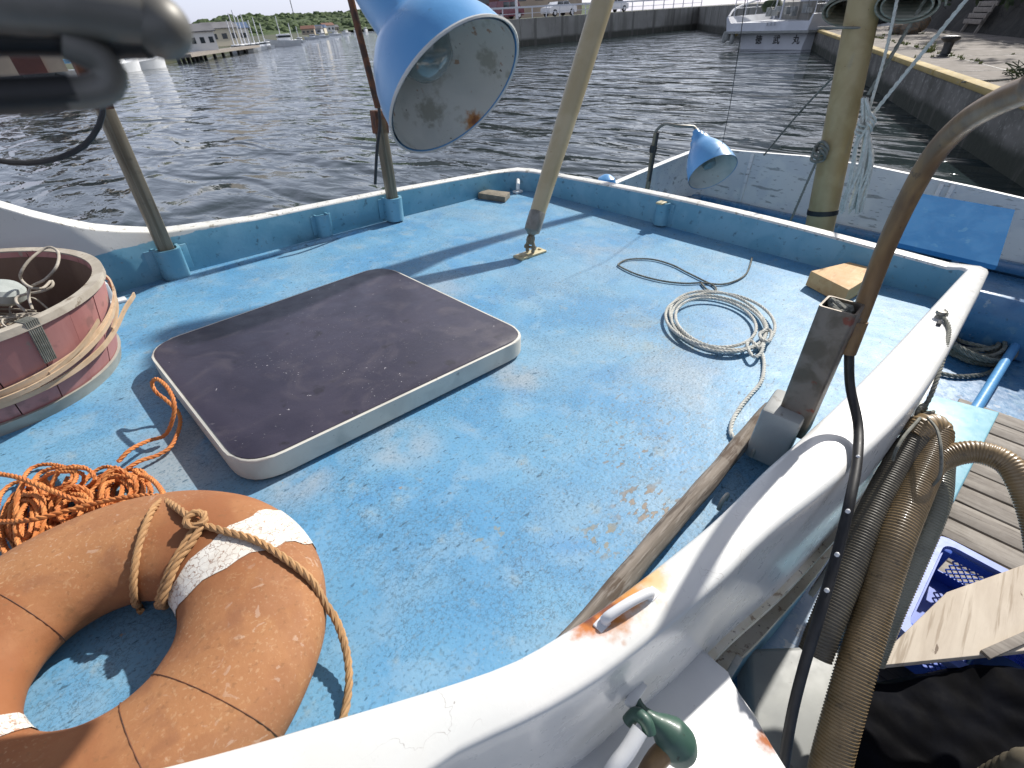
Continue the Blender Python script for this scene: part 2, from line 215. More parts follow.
m_quaytop = mat('quay_top', (.17, .15, .13), (.205, .18, .155), scale=.5, rough=.9, layers=[G(scale=2.3, lo=.54, hi=.66, col=(.30, .27, .25), s=.7), G(scale=20, lo=.6, hi=.68, col=(.24, .21, .19), s=.5)])
m_yellow = mat('yellow_kerb_paint', (.40, .30, .11), (.45, .34, .14), scale=2, rough=.8, layers=[G(scale=9, lo=.57, hi=.66, col=(.35, .30, .2), s=.8)])
m_leaf = mat('wood_foliage', (.035, .062, .018), (.065, .10, .03), scale=.08, rough=.9, layers=[G(scale=.6, lo=.52, hi=.66, col=(.09, .12, .04), s=.6), G(scale=.35, lo=.56, hi=.66, col=(.02, .038, .014), s=.8)])
m_leafn = mat('bank_foliage', (.03, .045, .02), (.055, .075, .03), scale=1.2, rough=.9)
m_rock = mat('dark_stone_bank', (.026, .025, .021), (.045, .042, .036), scale=1.2, rough=.9, layers=[G(kind='crack', scale=1.3, w=.05, col=(.02, .02, .018))], bump=.06, bscale=2)
m_hill = mat('shore_ground', (.055, .07, .035), (.085, .085, .055), scale=.05, rough=.95)
m_hull = mat('white_hull_paint', (.82, .83, .84), (.74, .76, .78), scale=1, rough=.4, layers=[G(scale=6, lo=.62, hi=.7, col=(.3, .28, .25), s=.5)])
m_hullgrey = mat('shaded_white_boat_paint', (.66, .68, .72), (.58, .60, .64), scale=1, rough=.5)  # greyer copy of the hull white, with shade put into the colour
m_weed = mat('weeds', (.16, .20, .05), (.22, .24, .08), scale=5, rough=.9)
m_ink = mat('black_lettering', (.012, .012, .015), rough=.5)
m_faint = mat('faded_lettering', (.30, .31, .34), rough=.5)
m_tyre = mat('tyre_rubber', (.02, .02, .02), rough=.8)
m_navy = mat('navy_canopy', (.03, .04, .16), rough=.6)
m_carw = mat('white_car_paint', (.75, .76, .78), rough=.25, coat=.6)
m_cargrey = mat('dark_car_paint', (.03, .033, .05), rough=.25, coat=.6)
m_carred = mat('maroon_car_paint', (.15, .03, .05), rough=.25, coat=.6)
m_beige = mat('beige_wall', (.46, .37, .27), (.4, .32, .24), scale=.4, rough=.8)
m_brick = mat('brown_brick', (.16, .06, .045), (.12, .05, .04), scale=.4, rough=.8)
m_rail2 = mat('white_railing_paint', (.70, .71, .74), rough=.5)
m_roof = mat('grey_roof', (.16, .16, .17), (.12, .12, .13), scale=.4, rough=.8)

# water
def water_mat():
    m = bpy.data.materials.new('harbour_water'); m.use_nodes = True; t = m.node_tree; N = t.nodes; L = t.links; bs = N['Principled BSDF']
    bs.inputs['Base Color'].default_value = (.022, .034, .036, 1); bs.inputs['Roughness'].default_value = .03; bs.inputs['IOR'].default_value = 1.33
    tc = N.new('ShaderNodeTexCoord'); geo = N.new('ShaderNodeNewGeometry')
    def nz(sc, st, det, rot=0, dist=0):
        mp = N.new('ShaderNodeMapping'); mp.inputs['Scale'].default_value = st; mp.inputs['Rotation'].default_value = (0, 0, rot); L.new(geo.outputs['Position'], mp.inputs[0])
        x = N.new('ShaderNodeTexNoise'); x.inputs['Scale'].default_value = sc; x.inputs['Detail'].default_value = det; x.inputs['Distortion'].default_value = dist; L.new(mp.outputs[0], x.inputs['Vector']); return x.outputs[0]
    pr = N.new('ShaderNodeMapRange'); pr.inputs['From Min'].default_value = .35; pr.inputs['From Max'].default_value = .65; pr.inputs['To Min'].default_value = .35; pr.inputs['To Max'].default_value = 1.0; L.new(nz(.07, (1, .5, 1), 3, .6), pr.inputs['Value'])
    b1 = N.new('ShaderNodeBump'); b1.inputs['Distance'].default_value = .42; b1.inputs['Strength'].default_value = .9; L.new(nz(.72, (1, .42, 1), 2, .75, .6), b1.inputs['Height'])
    b2 = N.new('ShaderNodeBump'); b2.inputs['Distance'].default_value = .085; L.new(pr.outputs[0], b2.inputs['Strength']); L.new(nz(2.6, (1, .45, 1), 3, .95, .5), b2.inputs['Height']); L.new(b1.outputs[0], b2.inputs['Normal'])
    L.new(b2.outputs[0], bs.inputs['Normal']); return m
m_water = water_mat()

# ------------------------------------------------------------------ mesh builder
class MB:
    def __init__(s): s.bm = bmesh.new()
    def box(s, c, size, rot=None, bev=0.0, seg=2, mi=0):
        r = bmesh.ops.create_cube(s.bm, size=1.0); vs = r['verts']
        mt = Matrix.Translation(c) @ (rot.to_4x4() if rot is not None else Matrix()) @ Matrix.Diagonal((*size, 1))
        bmesh.ops.transform(s.bm, matrix=mt, verts=vs)
        fs = {f for v in vs for f in v.link_faces}
        for f in fs: f.material_index = mi
        if bev: bmesh.ops.bevel(s.bm, geom=list({e for v in vs for e in v.link_edges}), offset=bev, segments=seg, affect='EDGES', profile=.5)
        return s
    def beam(s, p, q, wd, ht, bev=0.0, up=V((0, 0, 1)), mi=0):
        p, q = V(p), V(q); d = q - p; x = d.normalized(); y = up.cross(x)
        if y.length < 1e-4: y = V((0, 1, 0)).cross(x)
        y.normalize(); z = x.cross(y); return s.box((p + q) / 2, (d.length, wd, ht), Matrix((x, y, z)).transposed(), bev, mi=mi)
    def rings(s, rings, closed_u=True, closed_v=False, cap=False, mi=0):
        R_ = [[s.bm.verts.new(p) for p in r] for r in rings]; n_ = len(R_[0]); k = len(R_)
        for i in range(k if closed_v else k - 1):
            for j in range(n_ if closed_u else n_ - 1):
                a_, b_ = R_[i], R_[(i + 1) % k]; j2 = (j + 1) % n_
                try: f = s.bm.faces.new((a_[j], a_[j2], b_[j2], b_[j])); f.material_index = mi
                except ValueError: pass
        if cap:
            for r in (R_[0], R_[-1]):
                try: s.bm.faces.new(r).material_index = mi
                except ValueError: pass
        return s
    def tube(s, pts, r, n_=10, closed=False, cap=True, mi=0, roll=None):
        pts = [V(p) for p in pts]; k = len(pts); rr = r if callable(r) else (lambda i: r); out = []
        nrm = None
        for i in range(k):
            if closed: t = pts[(i + 1) % k] - pts[i - 1]
            else: t = pts[min(i + 1, k - 1)] - pts[max(i - 1, 0)]
            t.normalize()
            if nrm is None: nrm = t.orthogonal().normalized()
            nrm = (nrm - t * nrm.dot(t)); nrm = nrm.normalized() if nrm.length > 1e-6 else t.orthogonal().normalized()
            bn = t.cross(nrm); q = rr(i)
            out.append([pts[i] + (nrm * math.cos(2 * PI * j / n_) + bn * math.sin(2 * PI * j / n_)) * q for j in range(n_)])
        return s.rings(out, True, closed, cap and not closed, mi)
    def strands(s, pts, r, pitch=None, k=3, step=None, sides=6):
        pitch = pitch or r * 7; pts = resample(pts, step or r * 1.1); nrm = None; fr = []
        for i in range(len(pts)):
            t = (pts[min(i + 1, len(pts) - 1)] - pts[max(i - 1, 0)]).normalized()
            if nrm is None: nrm = t.orthogonal().normalized()
            nrm = (nrm - t * nrm.dot(t)).normalized(); fr.append((nrm.copy(), t.cross(nrm)))
        st = (pts[1] - pts[0]).length
        for q in range(k):
            pp = []
            for i, p in enumerate(pts):
                an = 2 * PI * (i * st / pitch + q / k); pp.append(p + (fr[i][0] * math.cos(an) + fr[i][1] * math.sin(an)) * r * .5)
            s.tube(pp, r * .56, sides)
        return s
    def lathe(s, prof, c, axis=V((0, 0, 1)), n_=32, mi=0, cap=False):
        axis = V(axis).normalized(); u = axis.orthogonal().normalized(); v = axis.cross(u)
        return s.rings([[V(c) + axis * h_ + (u * math.cos(2 * PI * j / n_) + v * math.sin(2 * PI * j / n_)) * r_ for j in range(n_)] for r_, h_ in prof], True, False, cap, mi)
    def prism(s, poly, z0, z1, bev=0.0, mi=0, mtop=None):
        lo = [s.bm.verts.new((p[0], p[1], z0)) for p in poly]; hi = [s.bm.verts.new((p[0], p[1], z1)) for p in poly]; n_ = len(poly); fs = []
        fs.append(s.bm.faces.new(lo[::-1])); ft = s.bm.faces.new(hi); fs.append(ft)
        for i in range(n_): fs.append(s.bm.faces.new((lo[i], lo[(i + 1) % n_], hi[(i + 1) % n_], hi[i])))
        for f in fs: f.material_index = mi
        if mtop is not None: ft.material_index = mtop
        if bev:
            bmesh.ops.bevel(s.bm, geom=[e for e in ft.edges], offset=bev, segments=3, affect='EDGES', profile=.5)
        return s
    def poly(s, pts, mi=0):
        s.bm.faces.new([s.bm.verts.new(p) for p in pts]).material_index = mi; return s
    def build(s, name, ms, parent=None, smooth=True, org=None, ang=35):
        base = BASE.get(parent.as_pointer(), V((0, 0, 0))) if parent else (V(org) if org is not None else None)
        if base is None:
            xs = [v.co for v in s.bm.verts]; mn = V((min(p.x for p in xs), min(p.y for p in xs), min(p.z for p in xs))); mx = V((max(p.x for p in xs), max(p.y for p in xs), max(p.z for p in xs)))
            base = V(((mn.x + mx.x) / 2, (mn.y + mx.y) / 2, mn.z))
        if parent is None or base.length: bmesh.ops.translate(s.bm, verts=s.bm.verts, vec=-base)
        bmesh.ops.recalc_face_normals(s.bm, faces=s.bm.faces)
        me = bpy.data.meshes.new(name); s.bm.to_mesh(me); s.bm.free()
        for m in (ms if isinstance(ms, (list, tuple)) else [ms]): me.materials.append(m)
        if smooth:
            me.polygons.foreach_set('use_smooth', [True] * len(me.polygons)); me.set_sharp_from_angle(angle=math.radians(ang))
        o = bpy.data.objects.new(name, me); COL.objects.link(o)
        if parent: o.parent = parent; BASE[o.as_pointer()] = base
        else: o.location = base; BASE[o.as_pointer()] = base; (BOAT if FRAME[0] else WORLD).append(o)
        return o
BASE = {}; BOAT = []; WORLD = []; FRAME = [True]
def resample(pts, step, closed=False):
    pts = [V(p) for p in pts]; P = ([pts[-1]] + pts + pts[:2]) if closed else ([pts[0] * 2 - pts[1]] + pts + [pts[-1] * 2 - pts[-2]]); fine = []
    for i in range(1, len(P) - 2):
        p0, p1, p2, p3 = P[i - 1:i + 3]; L_ = (p2 - p1).length; k = max(2, int(L_ / step * 1.5) + 1)
        for j in range(k):
            t = j / k; fine.append(.5 * ((2 * p1) + (p2 - p0) * t + (2 * p0 - 5 * p1 + 4 * p2 - p3) * t * t + (3 * p1 - p0 - 3 * p2 + p3) * t ** 3))
    fine.append(P[-2]); out = [fine[0]]; acc = 0
    for i in range(1, len(fine)):
        seg = fine[i] - fine[i - 1]; L_ = seg.length
        while acc + L_ >= step and L_ > 1e-9:
            q = fine[i - 1] + seg * ((step - acc) / L_); out.append(q); fine[i - 1] = q; seg = fine[i] - q; L_ = seg.length; acc = 0
        acc += L_
    return out
def tag(o, label=None, cat=None, group=None, kind=None):
    for k, v in (('label', label), ('category', cat), ('group', group), ('kind', kind)):
        if v: o[k] = v
    return o
def thing(name, label, cat, loc, group=None):
    o = bpy.data.objects.new(name, None); COL.objects.link(o); o.location = loc; o.empty_display_size = .1; BASE[o.as_pointer()] = V(loc)
    (BOAT if FRAME[0] else WORLD).append(o); return tag(o, label, cat, group)
def dup(root, loc, rz=0, label=None, group=None):
    def cp(o, par):
        c = o.copy(); COL.objects.link(c)
        if par: c.parent = par
        for ch in [x for x in KIDS if x.parent == o]: cp(ch, c)
        return c
    KIDS = list(bpy.data.objects); r = cp(root, None); r.location = loc; r.rotation_euler = (0, 0, rz); (BOAT if FRAME[0] else WORLD).append(r)
    if label: r['label'] = label
    if group: r['group'] = group
    return r
def interp(tab, x):
    if x <= tab[0][0]: return tab[0][1]
    for (x0, y0), (x1, y1) in zip(tab, tab[1:]):
        if x <= x1: return y0 + (y1 - y0) * (x - x0) / (x1 - x0)
    return tab[-1][1]
def roundpoly(cor, r, k=6):
    out = []; n_ = len(cor)
    for i in range(n_):
        p = V(cor[i][:2]); a_ = (V(cor[i - 1][:2]) - p).normalized(); b_ = (V(cor[(i + 1) % n_][:2]) - p).normalized()
        for j in range(k + 1):
            t = j / k; q = (p + a_ * r) * (1 - t) ** 2 + p * 2 * t * (1 - t) + (p + b_ * r) * t * t; out.append((q.x, q.y))
    return out

# =================================================================== the boat we stand on
boat = thing('fishing_boat', 'blue and white fishing boat with worn blue roof deck, filling the picture', 'boat', (0, 0, 0))
LOW = -.98
# roof deck
mb = MB(); nx, ny = 60, 50
def deckz(x, y): return .004 * noise.noise(V((x * 1.3, y * 1.3, 0)))
IN = [(3.25, -.03)] + [tuple(bp(x, y, .182)[:2]) for x, y in ((960, 276), (900, 340), (846, 395), (800, 438), (764, 470), (720, 514), (663, 561), (600, 608), (560, 633), (500, 665), (350, 712), (160, 765))] + [(-.5, .78)]
OUT = [(3.30, -.115)] + [tuple(bp(x, y, .175)[:2]) for x, y in ((976, 300), (928, 386), (852, 468), (772, 533), (724, 580), (678, 618), (616, 668), (566, 701), (515, 728), (440, 765))] + [(-.05, .29), (-.36, .46), (-.7, .68)]
edge_in = sorted(IN + [(-1.2, 1.3), (3.4, -.04)])
mb.rings([[(x, y0 + (3.12 - y0) * j / ny, 0) for j in range(ny + 1)] for x in [-1.2 + 4.5 * i / nx for i in range(nx + 1)] for y0 in [interp(edge_in, x) - .03]], False)
for v in mb.bm.verts: v.co.z = deckz(v.co.x, v.co.y)
mb.build('roof_deck', m_deck, boat)
# gunwale round the roof: section swept through stations (inner x,y, outer x,y, top z, bottom z outside)
LZ = [(-1.5, .9), (-.6, .62), (-.25, .56), (.014, .47), (.12, .39), (.31, .295), (.555, .228), (1.02, .197), (1.92, .188), (3.2, .16)]
def sweep(st, mi_in, mi_top, mi_out, name, mats, rnd=.014):
    mb = MB(); rows = []
    for (ix, iy, ox, oy, zt, zb, sl) in st:
        i_, o_ = V((ix, iy, 0)), V((ox, oy, 0)); d = (o_ - i_); w_ = d.length; d.normalize(); r = min(rnd, w_ * .4)
        pr = [(-.012, -.03, 0), (-.012, zt * .45, 0), (0, zt - r, 0), (r * .1, zt - r * .6, 1), (r * .3, zt - r * .3, 1), (r * .6, zt - r * .1, 1), (r, zt, 1), (w_ * .5, zt + .003, 1), (w_ - r, zt, 1), (w_ - r * .6, zt - r * .1, 1), (w_ - r * .3, zt - r * .3, 1), (w_ - r * .1, zt - r * .6, 1), (w_, zt - r, 2), (w_ + .004, zt - r - .03, 2), (w_ + sl * (zt - zb) * .5, (zt + zb) / 2, 2), (w_ + sl * (zt - zb), zb, 2)]
        rows.append([i_ + d * p[0] + V((0, 0, p[1])) for p in pr])
    vv = [[mb.bm.verts.new(p) for p in r_] for r_ in rows]; idx = [mi_in, mi_in] + [mi_top] * 10 + [mi_out] * 3
    for i in range(len(vv) - 1):
        for j in range(len(idx)): mb.bm.faces.new((vv[i][j], vv[i][j + 1], vv[i + 1][j + 1], vv[i + 1][j])).material_index = idx[j]
    return mb.build(name, mats, boat, ang=60)
st = []
for i in range(46):
    x = -1.2 + 4.15 * i / 45
    iy = interp([(-1.2, 2.9), (.157, 2.985), (.5, 3.035), (1.4, 3.06), (3.1, 3.07)], x)
    st.append((x, iy + .01, x, 3.15, interp(LZ, x), -1.7, .0))
st += [(3.08, 3.07, 3.12, 3.15, .158, -1.2, .0), (3.20, 3.03, 3.29, 3.12, .155, -1.2, 0), (3.26, 2.92, 3.355, 3.0, .155, -1.2, 0)]
for i in range(14):
    y = 2.75 - 2.75 * i / 13; st.append((3.275, y, 3.375, y, .16 + .035 * math.sin(PI * min(1, (2.75 - y) / 2.75)), -1.2, 0))
sweep(st, 0, 1, 0, 'coaming', [m_coam, m_coamtop], .012)
inr = resample([(x, y, 0) for x, y in IN], .05); k = len(inr); o0 = resample([(x, y, 0) for x, y in OUT], .005)
st = [(3.275, .05, 3.375, .05, .164, -1.2, .0), (3.272, .02, 3.378, -.03, .172, -1.2, .02), (3.267, .0, 3.368, -.08, .18, -1.0, .03), (3.262, -.015, 3.335, -.108, .182, -.8, .05)]
for i, p in enumerate(inr):
    q = o0[int(i / (k - 1) * (len(o0) - 1))]; st.append((p.x, p.y, q.x, q.y, .182, -.42 if p.x > .3 else -.6, .03))
sweep(st, 0, 1, 1, 'near_coaming', [m_blue, m_rail], .016)
outer = [(s_[2], s_[3]) for s_ in st]
def wallstrip(name, z0, z1, off, thick, m, x0=.25, x1=3.32):
    rows = []
    for x, y in outer:
        if not (x0 <= x <= x1): continue
        f = .03 * (.182 - (z0 + z1) / 2); rows.append([(x, y - f - off, z0), (x, y - f - off, z1), (x, y - f - off + thick, z1), (x, y - f - off + thick, z0)])
    return MB().rings(rows, True, False, True).build(name, m, boat)
wallstrip('drip_trim', -.325, -.292, .018, .03, m_trim)
wallstrip('window_header', -.40, -.327, -.015, .03, m_greygrp)
wallstrip('window_glass', -.60, -.40, -.03, .02, m_glass)
wallstrip('window_sill', -.655, -.60, .012, .05, m_trim)
wallstrip('lower_cabin_wall', -1.2, -.657, -.004, .03, m_blue)
mb = MB()
for x in (.98, 1.55, 2.15, 2.75):
    y = interp(sorted(outer), x) - .09 * .68 + .012; MB().box((x, y - .012, -.5), (.035, .02, .2), bev=.003).build('window_mullion', m_greygrp, boat)
# shelf in the lower middle of the picture
sh = [bp(700, 640, -.2), bp(728, 672, -.2), bp(758, 712, -.2), bp(790, 775, -.2), (.60, -.30, 0), (.2, -.32, 0), (-.3, -.2, 0), (-.3, .42, 0), (.1, .3, 0), (.5, .16, 0)]
MB().prism([(p[0], p[1]) for p in sh], -.5, -.2, bev=.03).build('side_shelf', m_white, boat, ang=60)
# hatch
hc = [(.165, 1.20), (1.325, 1.15), (1.30, 2.205), (.165, 2.135)]
h = MB(); h.prism(roundpoly(hc, .13, 8), .014, .088, bev=.008); ho = h.build('hatch_lid', m_rim, boat, ang=50)
cx_, cy_ = sum(p[0] for p in hc) / 4, sum(p[1] for p in hc) / 4
hi = [((x - cx_) * .982 + cx_, (y - cy_) * .978 + cy_) for x, y in hc]
MB().prism(roundpoly(hi, .12, 8), .0885, .0905, bev=.0008).build('top_sheet', m_hatch, ho)
hg = [((x - cx_) * .96 + cx_, (y - cy_) * .96 + cy_) for x, y in hc]
MB().prism(roundpoly(hg, .1, 6), -.003, .016).build('hatch_gap_shade', m_dark, boat)  # dark slab: shade of the gap under the lid put into colour
# low deck ridge along the left wall + step
mb = MB(); rows = []
for i in range(31):
    x = .25 + 1.5 * i / 30; y = interp([(.25, 2.84), (.6, 2.92), (1.0, 2.955), (1.75, 2.965)], x); ht = .016 * min(1, (x - .25) / .15 + .01, (1.76 - x) / .1)
    rows.append([(x, y, 0), (x, y + .01, ht), (x, y + .045, ht), (x, y + .055, 0)])
mb.rings(rows, False).build('deck_ridge', m_deck, boat)
# pipe sockets
def socket(x, y, nrm, ht=.15, w_=.07, m=m_blue, dep=.07, name='pipe_socket', tilt=0):
    nrm = V((*nrm, 0)).normalized(); tn = V((-nrm.y, nrm.x, 0)); mb = MB(); c = V((x, y, 0)); prof = []
    for k_ in range(9):
        an = PI * k_ / 8; prof.append(tn * (-math.cos(an) * w_ / 2) + nrm * (dep * (.35 + .65 * math.sin(an) ** .6)))
    prof = [tn * (-w_ / 2)] + prof + [tn * (w_ / 2)]; inn = [p * .78 + nrm * .004 for p in prof]
    z0, z1 = .012, ht
    mb.rings([[c + p + V((0, 0, z0)) for p in prof], [c + p + V((0, 0, z1)) for p in prof], [c + p + V((0, 0, z1)) for p in inn], [c + p + V((0, 0, z0 + .02)) for p in inn]], False)
    mb.box(c + nrm * .006 + V((0, 0, ht * .55)), (w_ * 1.6 if abs(nrm.y) > .5 else .008, .008 if abs(nrm.y) > .5 else w_ * 1.6, ht * .8), bev=.002)
    return mb.build(name, m, boat)
socket(.515, 3.03, (0, -1), .165, .125, dep=.105); socket(1.40, 3.055, (0, -1), .15, .085, dep=.065); socket(1.925, 3.055, (0, -1), .165, .12, dep=.10)
socket(3.27, 1.66, (-1, 0), .165, .09, dep=.075, m=m_blue)
MB().box((3.2, 1.66, .168), (.07, .05, .012), bev=.003).build('socket_cap', m_tag, boat)
# white cleat in the far corner
MB().tube([(3.12, 2.95, .03), (3.12, 2.95, .07), (3.16, 2.99, .09)], .016, 10).box((3.12, 2.95, .012), (.08, .05, .02), bev=.005).build('corner_cleat', m_dirtywhite, boat)
# white wedge bracket behind the tub
p = bp(118, 305, 0); MB().box(p + V((-.02, .06, .05)), (.05, .05, .10), bev=.006).box(p + V((0, .03, .008)), (.09, .05, .014), bev=.004).build('tub_chock', m_white, boat)
# boom step
bf = bp(530, 255, 0)
mb = MB(); ang = math.atan2((bp(550, 248) - bp(512, 261)).y, (bp(550, 248) - bp(512, 261)).x); rz = Matrix.Rotation(ang, 3, 'Z')
mb.box(bf + V((0, 0, .008)), (.22, .075, .014), rz, .004)
for s_ in (-.085, .085): mb.lathe([(0, 0), (.011, 0), (.011, .008), (0, .01)], bf + rz @ V((s_, 0, .014)), n_=8)
mb.build('boom_step', m_tag, boat)
# rail staple handle with rust
hp0, hp1 = bp(606, 622, .182), bp(648, 597, .182)
mb = MB(); up = V((0, 0, 1)); mb.tube(resample([hp0, hp0 + up * .016, (hp0 + hp1) / 2 + up * .024, hp1 + up * .016, hp1], .006), .010, 12)
mb.box(hp0 + up * .002 + (hp0 - hp1).normalized() * .01, (.03, .022, .006), rz, .002).box(hp1 + up * .002 - (hp0 - hp1).normalized() * .01, (.03, .022, .006), rz, .002)
mb.build('rail_staple', m_white, boat)
# mounting block and eye for the square post on the inside of the near coaming
pb = bp(790, 430, .08)
PBX, PBY = 1.44, .175
MB().box((PBX - .03, PBY + .02, .115), (.15, .11, .19), Matrix.Rotation(.07, 3, 'Z') @ Matrix.Rotation(.0, 3, 'Y'), .012).build('post_bracket', m_greygrp, boat)
for q, rr_ in (((755, 452), .03), ((722, 505), .022)):
    p = bp(*q, .03); MB().tube(resample([p + V((-rr_, 0, 0)), p + V((-rr_ * .8, 0, .03)), p + V((rr_ * .8, 0, .03)), p + V((rr_, 0, 0))], .005), .006, 8).build('deck_eye', m_hoop, boat)
# rope eye on the near coaming
e0 = bp(938, 318, .182)
MB().lathe([(0, 0), (.014, 0), (.012, .012), (.018, .02), (.017, .032), (0, .036)], e0, n_=14).build('eye_bolt', m_greymetal, boat)
MB().tube([e0 + V((-.09, -.012, .0065)), e0 + V((-.075, -.012, .0065)), e0 + V((-.055, -.010, .0065))], .008, 8).build('rail_slot', m_dark, boat)
# ---- lower part of the hull
MB().rings([[(x, y, LOW) for x in (-.8, 1, 3, 6.4)] for y in (-1.75, -.5, 1, 2.9)], False).build('lower_deck', m_lowblue, boat)
def bulwark(pts, name, t=.06):
    rows = []
    for (x, y, zt, nx_, ny_) in pts:
        p = V((x, y, 0)); q = V((nx_, ny_, 0)).normalized() * t
        rows.append([p + V((0, 0, LOW - .05)), p + V((0, 0, -.42)), p + V((0, 0, zt - .012)), p - q * .15 + V((0, 0, zt)), p + q * .9 + V((0, 0, zt)), p + q + V((0, 0, zt - .015)), p + q + V((0, 0, -.42)), p + q * 1.2 + V((0, 0, -1.8))])
    return MB().rings(rows, False).build(name, m_dirtywhite, boat, ang=45)
TX = 5.9
bulwark([(3.0, 2.45, -.02, 0, 1), (3.4, 2.50, -.01, 0, 1), (4.2, 2.60, .0, 0, 1), (5.2, 2.66, .04, 0, 1), (TX - .12, 2.66, .075, .3, 1), (TX, 2.55, .085, 1, .6), (TX, 2.2, .10, 1, 0), (TX, 1.6, .14, 1, 0), (TX, 1, .14, 1, 0), (TX, .2, .095, 1, 0), (TX, -.6, .03, 1, 0), (TX, -1.75, .0, 1, 0)], 'stern_bulwark')
bulwark([(TX, -1.7, .0, 0, -1), (4, -1.75, -.02, 0, -1), (2, -1.75, -.02, 0, -1), (-.8, -1.75, -.02, 0, -1)], 'side_bulwark')
MB().box((TX - .05, .5, -.46), (.1, 4.3, .09), bev=.02).box((4.5, 2.56, -.46), (2.6, .1, .09), bev=.02).build('inner_wale', m_lowblue, boat)
for y in (2.1, 1.25, .42, .34, -.4, -1.2): MB().box((TX - .012, y, -.16), (.03, .035, .5), bev=.006).build('bulwark_rib', m_dirtywhite, boat)
for y in (1.7, .9, .05, -.8): MB().box((TX - .07, y, -.73), (.14, .06, .5), bev=.01).build('lower_frame', m_lowblue, boat)
m_board = mat('blue_board_paint', (.04, .17, .38), (.055, .20, .42), scale=5, rough=.85, spec=.05, layers=[G(scale=12, lo=.6, hi=.7, col=(.12, .28, .44), s=.5)])  # even mid-blue with paler random patches
# leaning blue board at the stern, blue stern locker, blue pipes
bl = on(893, 245, 0, 5.0)
MB().box((5.5, -.18, -.74), (.6, 1.0, .46), None, .02).build('stern_locker', m_lowblue, boat)
q0, q1 = bp(1030, 322, -.86), bp(975, 410, -.86)
MB().tube(resample([q0 + (q0 - q1) * .3, q0, q1, q1 + (q1 - q0) * .15], .05), .032, 14).build('deck_pipe', m_lampblue, boat)
# cyan covers and duckboards
c1 = [bp(930, 394, -.72), bp(1000, 412, -.72), bp(955, 501, -.72), bp(905, 488, -.72)]
MB().prism([(p.x, p.y) for p in c1], -.80, -.72, bev=.01).build('cyan_cover', m_cyan, boat)
c2 = [bp(944, 517, -.72), bp(925, 512, -.72), bp(862, 628, -.72), bp(877, 640, -.72)]
c2 = [bp(946, 512, -.74), bp(905, 500, -.74), bp(838, 618, -.74), bp(877, 642, -.74)]
MB().prism([(p.x, p.y) for p in c2], -.84, -.74, bev=.008).build('cyan_side_cover', m_cyan, boat)
for i in range(15):
    x = 4.0 - i * .165; db = MB().box((x, -1.05, -.90 + R.uniform(-.003, .003)), (.15, 1.35, .035), Matrix.Rotation(R.uniform(-.008, .008), 3, 'Z'), .006)
    db.build('duckboard', m_duck, boat)
MB().box((2.75, -.55, -.935), (2.6, .07, .05), bev=.004).box((2.75, -1.5, -.935), (2.6, .07, .05), bev=.004).build('duckboard_bearer', m_duck, boat)
g = [bp(750, 645, -.8), bp(885, 640, -.8), bp(880, 768, -.8), bp(760, 790, -.8)]
MB().prism([(p.x, p.y) for p in g], -1.0, -.82, bev=.02).build('engine_cover', m_greygrp, boat)

# =================================================================== loose things on the boat
def px(path, z=0.0): return [bp(q[0], q[1], (q[2] if len(q) > 2 else z)) for q in path]
# boom
d = V((.73, .21, 1)).normalized(); foot = bf + V((0, 0, .125)); tip = foot + (on(603, 0, 2, 1.27) - foot)
ray = (M @ ray_c(603, 0)).normalized(); tip = O + ray * 3.59; dv = (tip - foot).normalized(); top = foot + dv * 4.2
boom = thing('boom', 'cream painted boom rising from a shackle on the blue deck', 'boom', bf)
MB().tube([foot + dv * .10, foot + dv * .8, top], lambda i: [.046, .060, .085][i], 28).build('spar', m_cream, boom)
MB().lathe([(.0, 0), (.022, 0), (.030, .012), (.046, .022), (.049, .05), (.049, .13), (.046, .14)], foot, dv, 20).build('end_fitting', m_greymetal, boom)
sx = dv.cross(V((0, 0, 1))).normalized(); sh_ = MB()
for s_ in (-1, 1): sh_.tube(resample([bf + sx * s_ * .018 + V((0, 0, .02)), bf + sx * s_ * .022 + V((0, 0, .06)), bf + sx * s_ * .012 + V((0, 0, .09)), foot + sx * s_ * .005 + dv * .01], .008), .011, 8)
sh_.lathe([(0, -.036), (.013, -.036), (.013, -.02), (.008, -.02), (.008, .02), (.013, .02), (.013, .036), (0, .036)], bf + V((0, 0, .05)), sx, 10)
sh_.lathe([(0, -.018), (.027, -.016), (.03, 0), (.027, .016), (0, .018)], bf + V((0, 0, .095)), sx, 14)
sh_.build('shackle', m_dirtypost, boom)
MB().lathe([(0, 0), (.010, 0), (.010, .006), (0, .008)], foot + dv * .17 - (M @ V((0, 0, -1))) * .0 + (O - foot).normalized() * .038, (O - foot).normalized(), 8).build('rivet', m_rust, boom)
# left stanchions
def stanchion(px0, x, y, topz, lean, label, sz=.042):
    base = V((x, y, .06)); dirn = V((lean[0], lean[1], 1)); t = thing('stanchion', label, 'post', base, 'stanchions in the sockets of the far wall')
    mb = MB(); e = base + dirn * topz; mb.beam(base, e, sz, sz, .004, up=V((1, 0, 0)))
    mb.beam(base + dirn * .02 + V((-sz * .2, -sz / 2 - .003, 0)), e + V((-sz * .2, -sz / 2 - .003, 0)), .004, .008, up=V((1, 0, 0)))
    mb.build('post', m_dirtypost, t); return t, e
t, e = stanchion(0, .515, 2.985, .80, (-.025, -.015), 'weathered square metal post in the socket nearest the wooden tub', .066)
MB().beam(e + V((0, 0, -.06)), e + V((-.03, -.01, .7)), .07, .07, .006, up=V((1, 0, 0))).build('rusty_sleeve', m_rust, t)
t, e = stanchion(0, 1.925, 3.008, .59, (-.05, 0), 'square grey post carrying a rusty rod behind the big blue lamp', .06)
e2 = on(349, -8, 1, 2.97); e1 = on(378, 108, 1, 2.98)
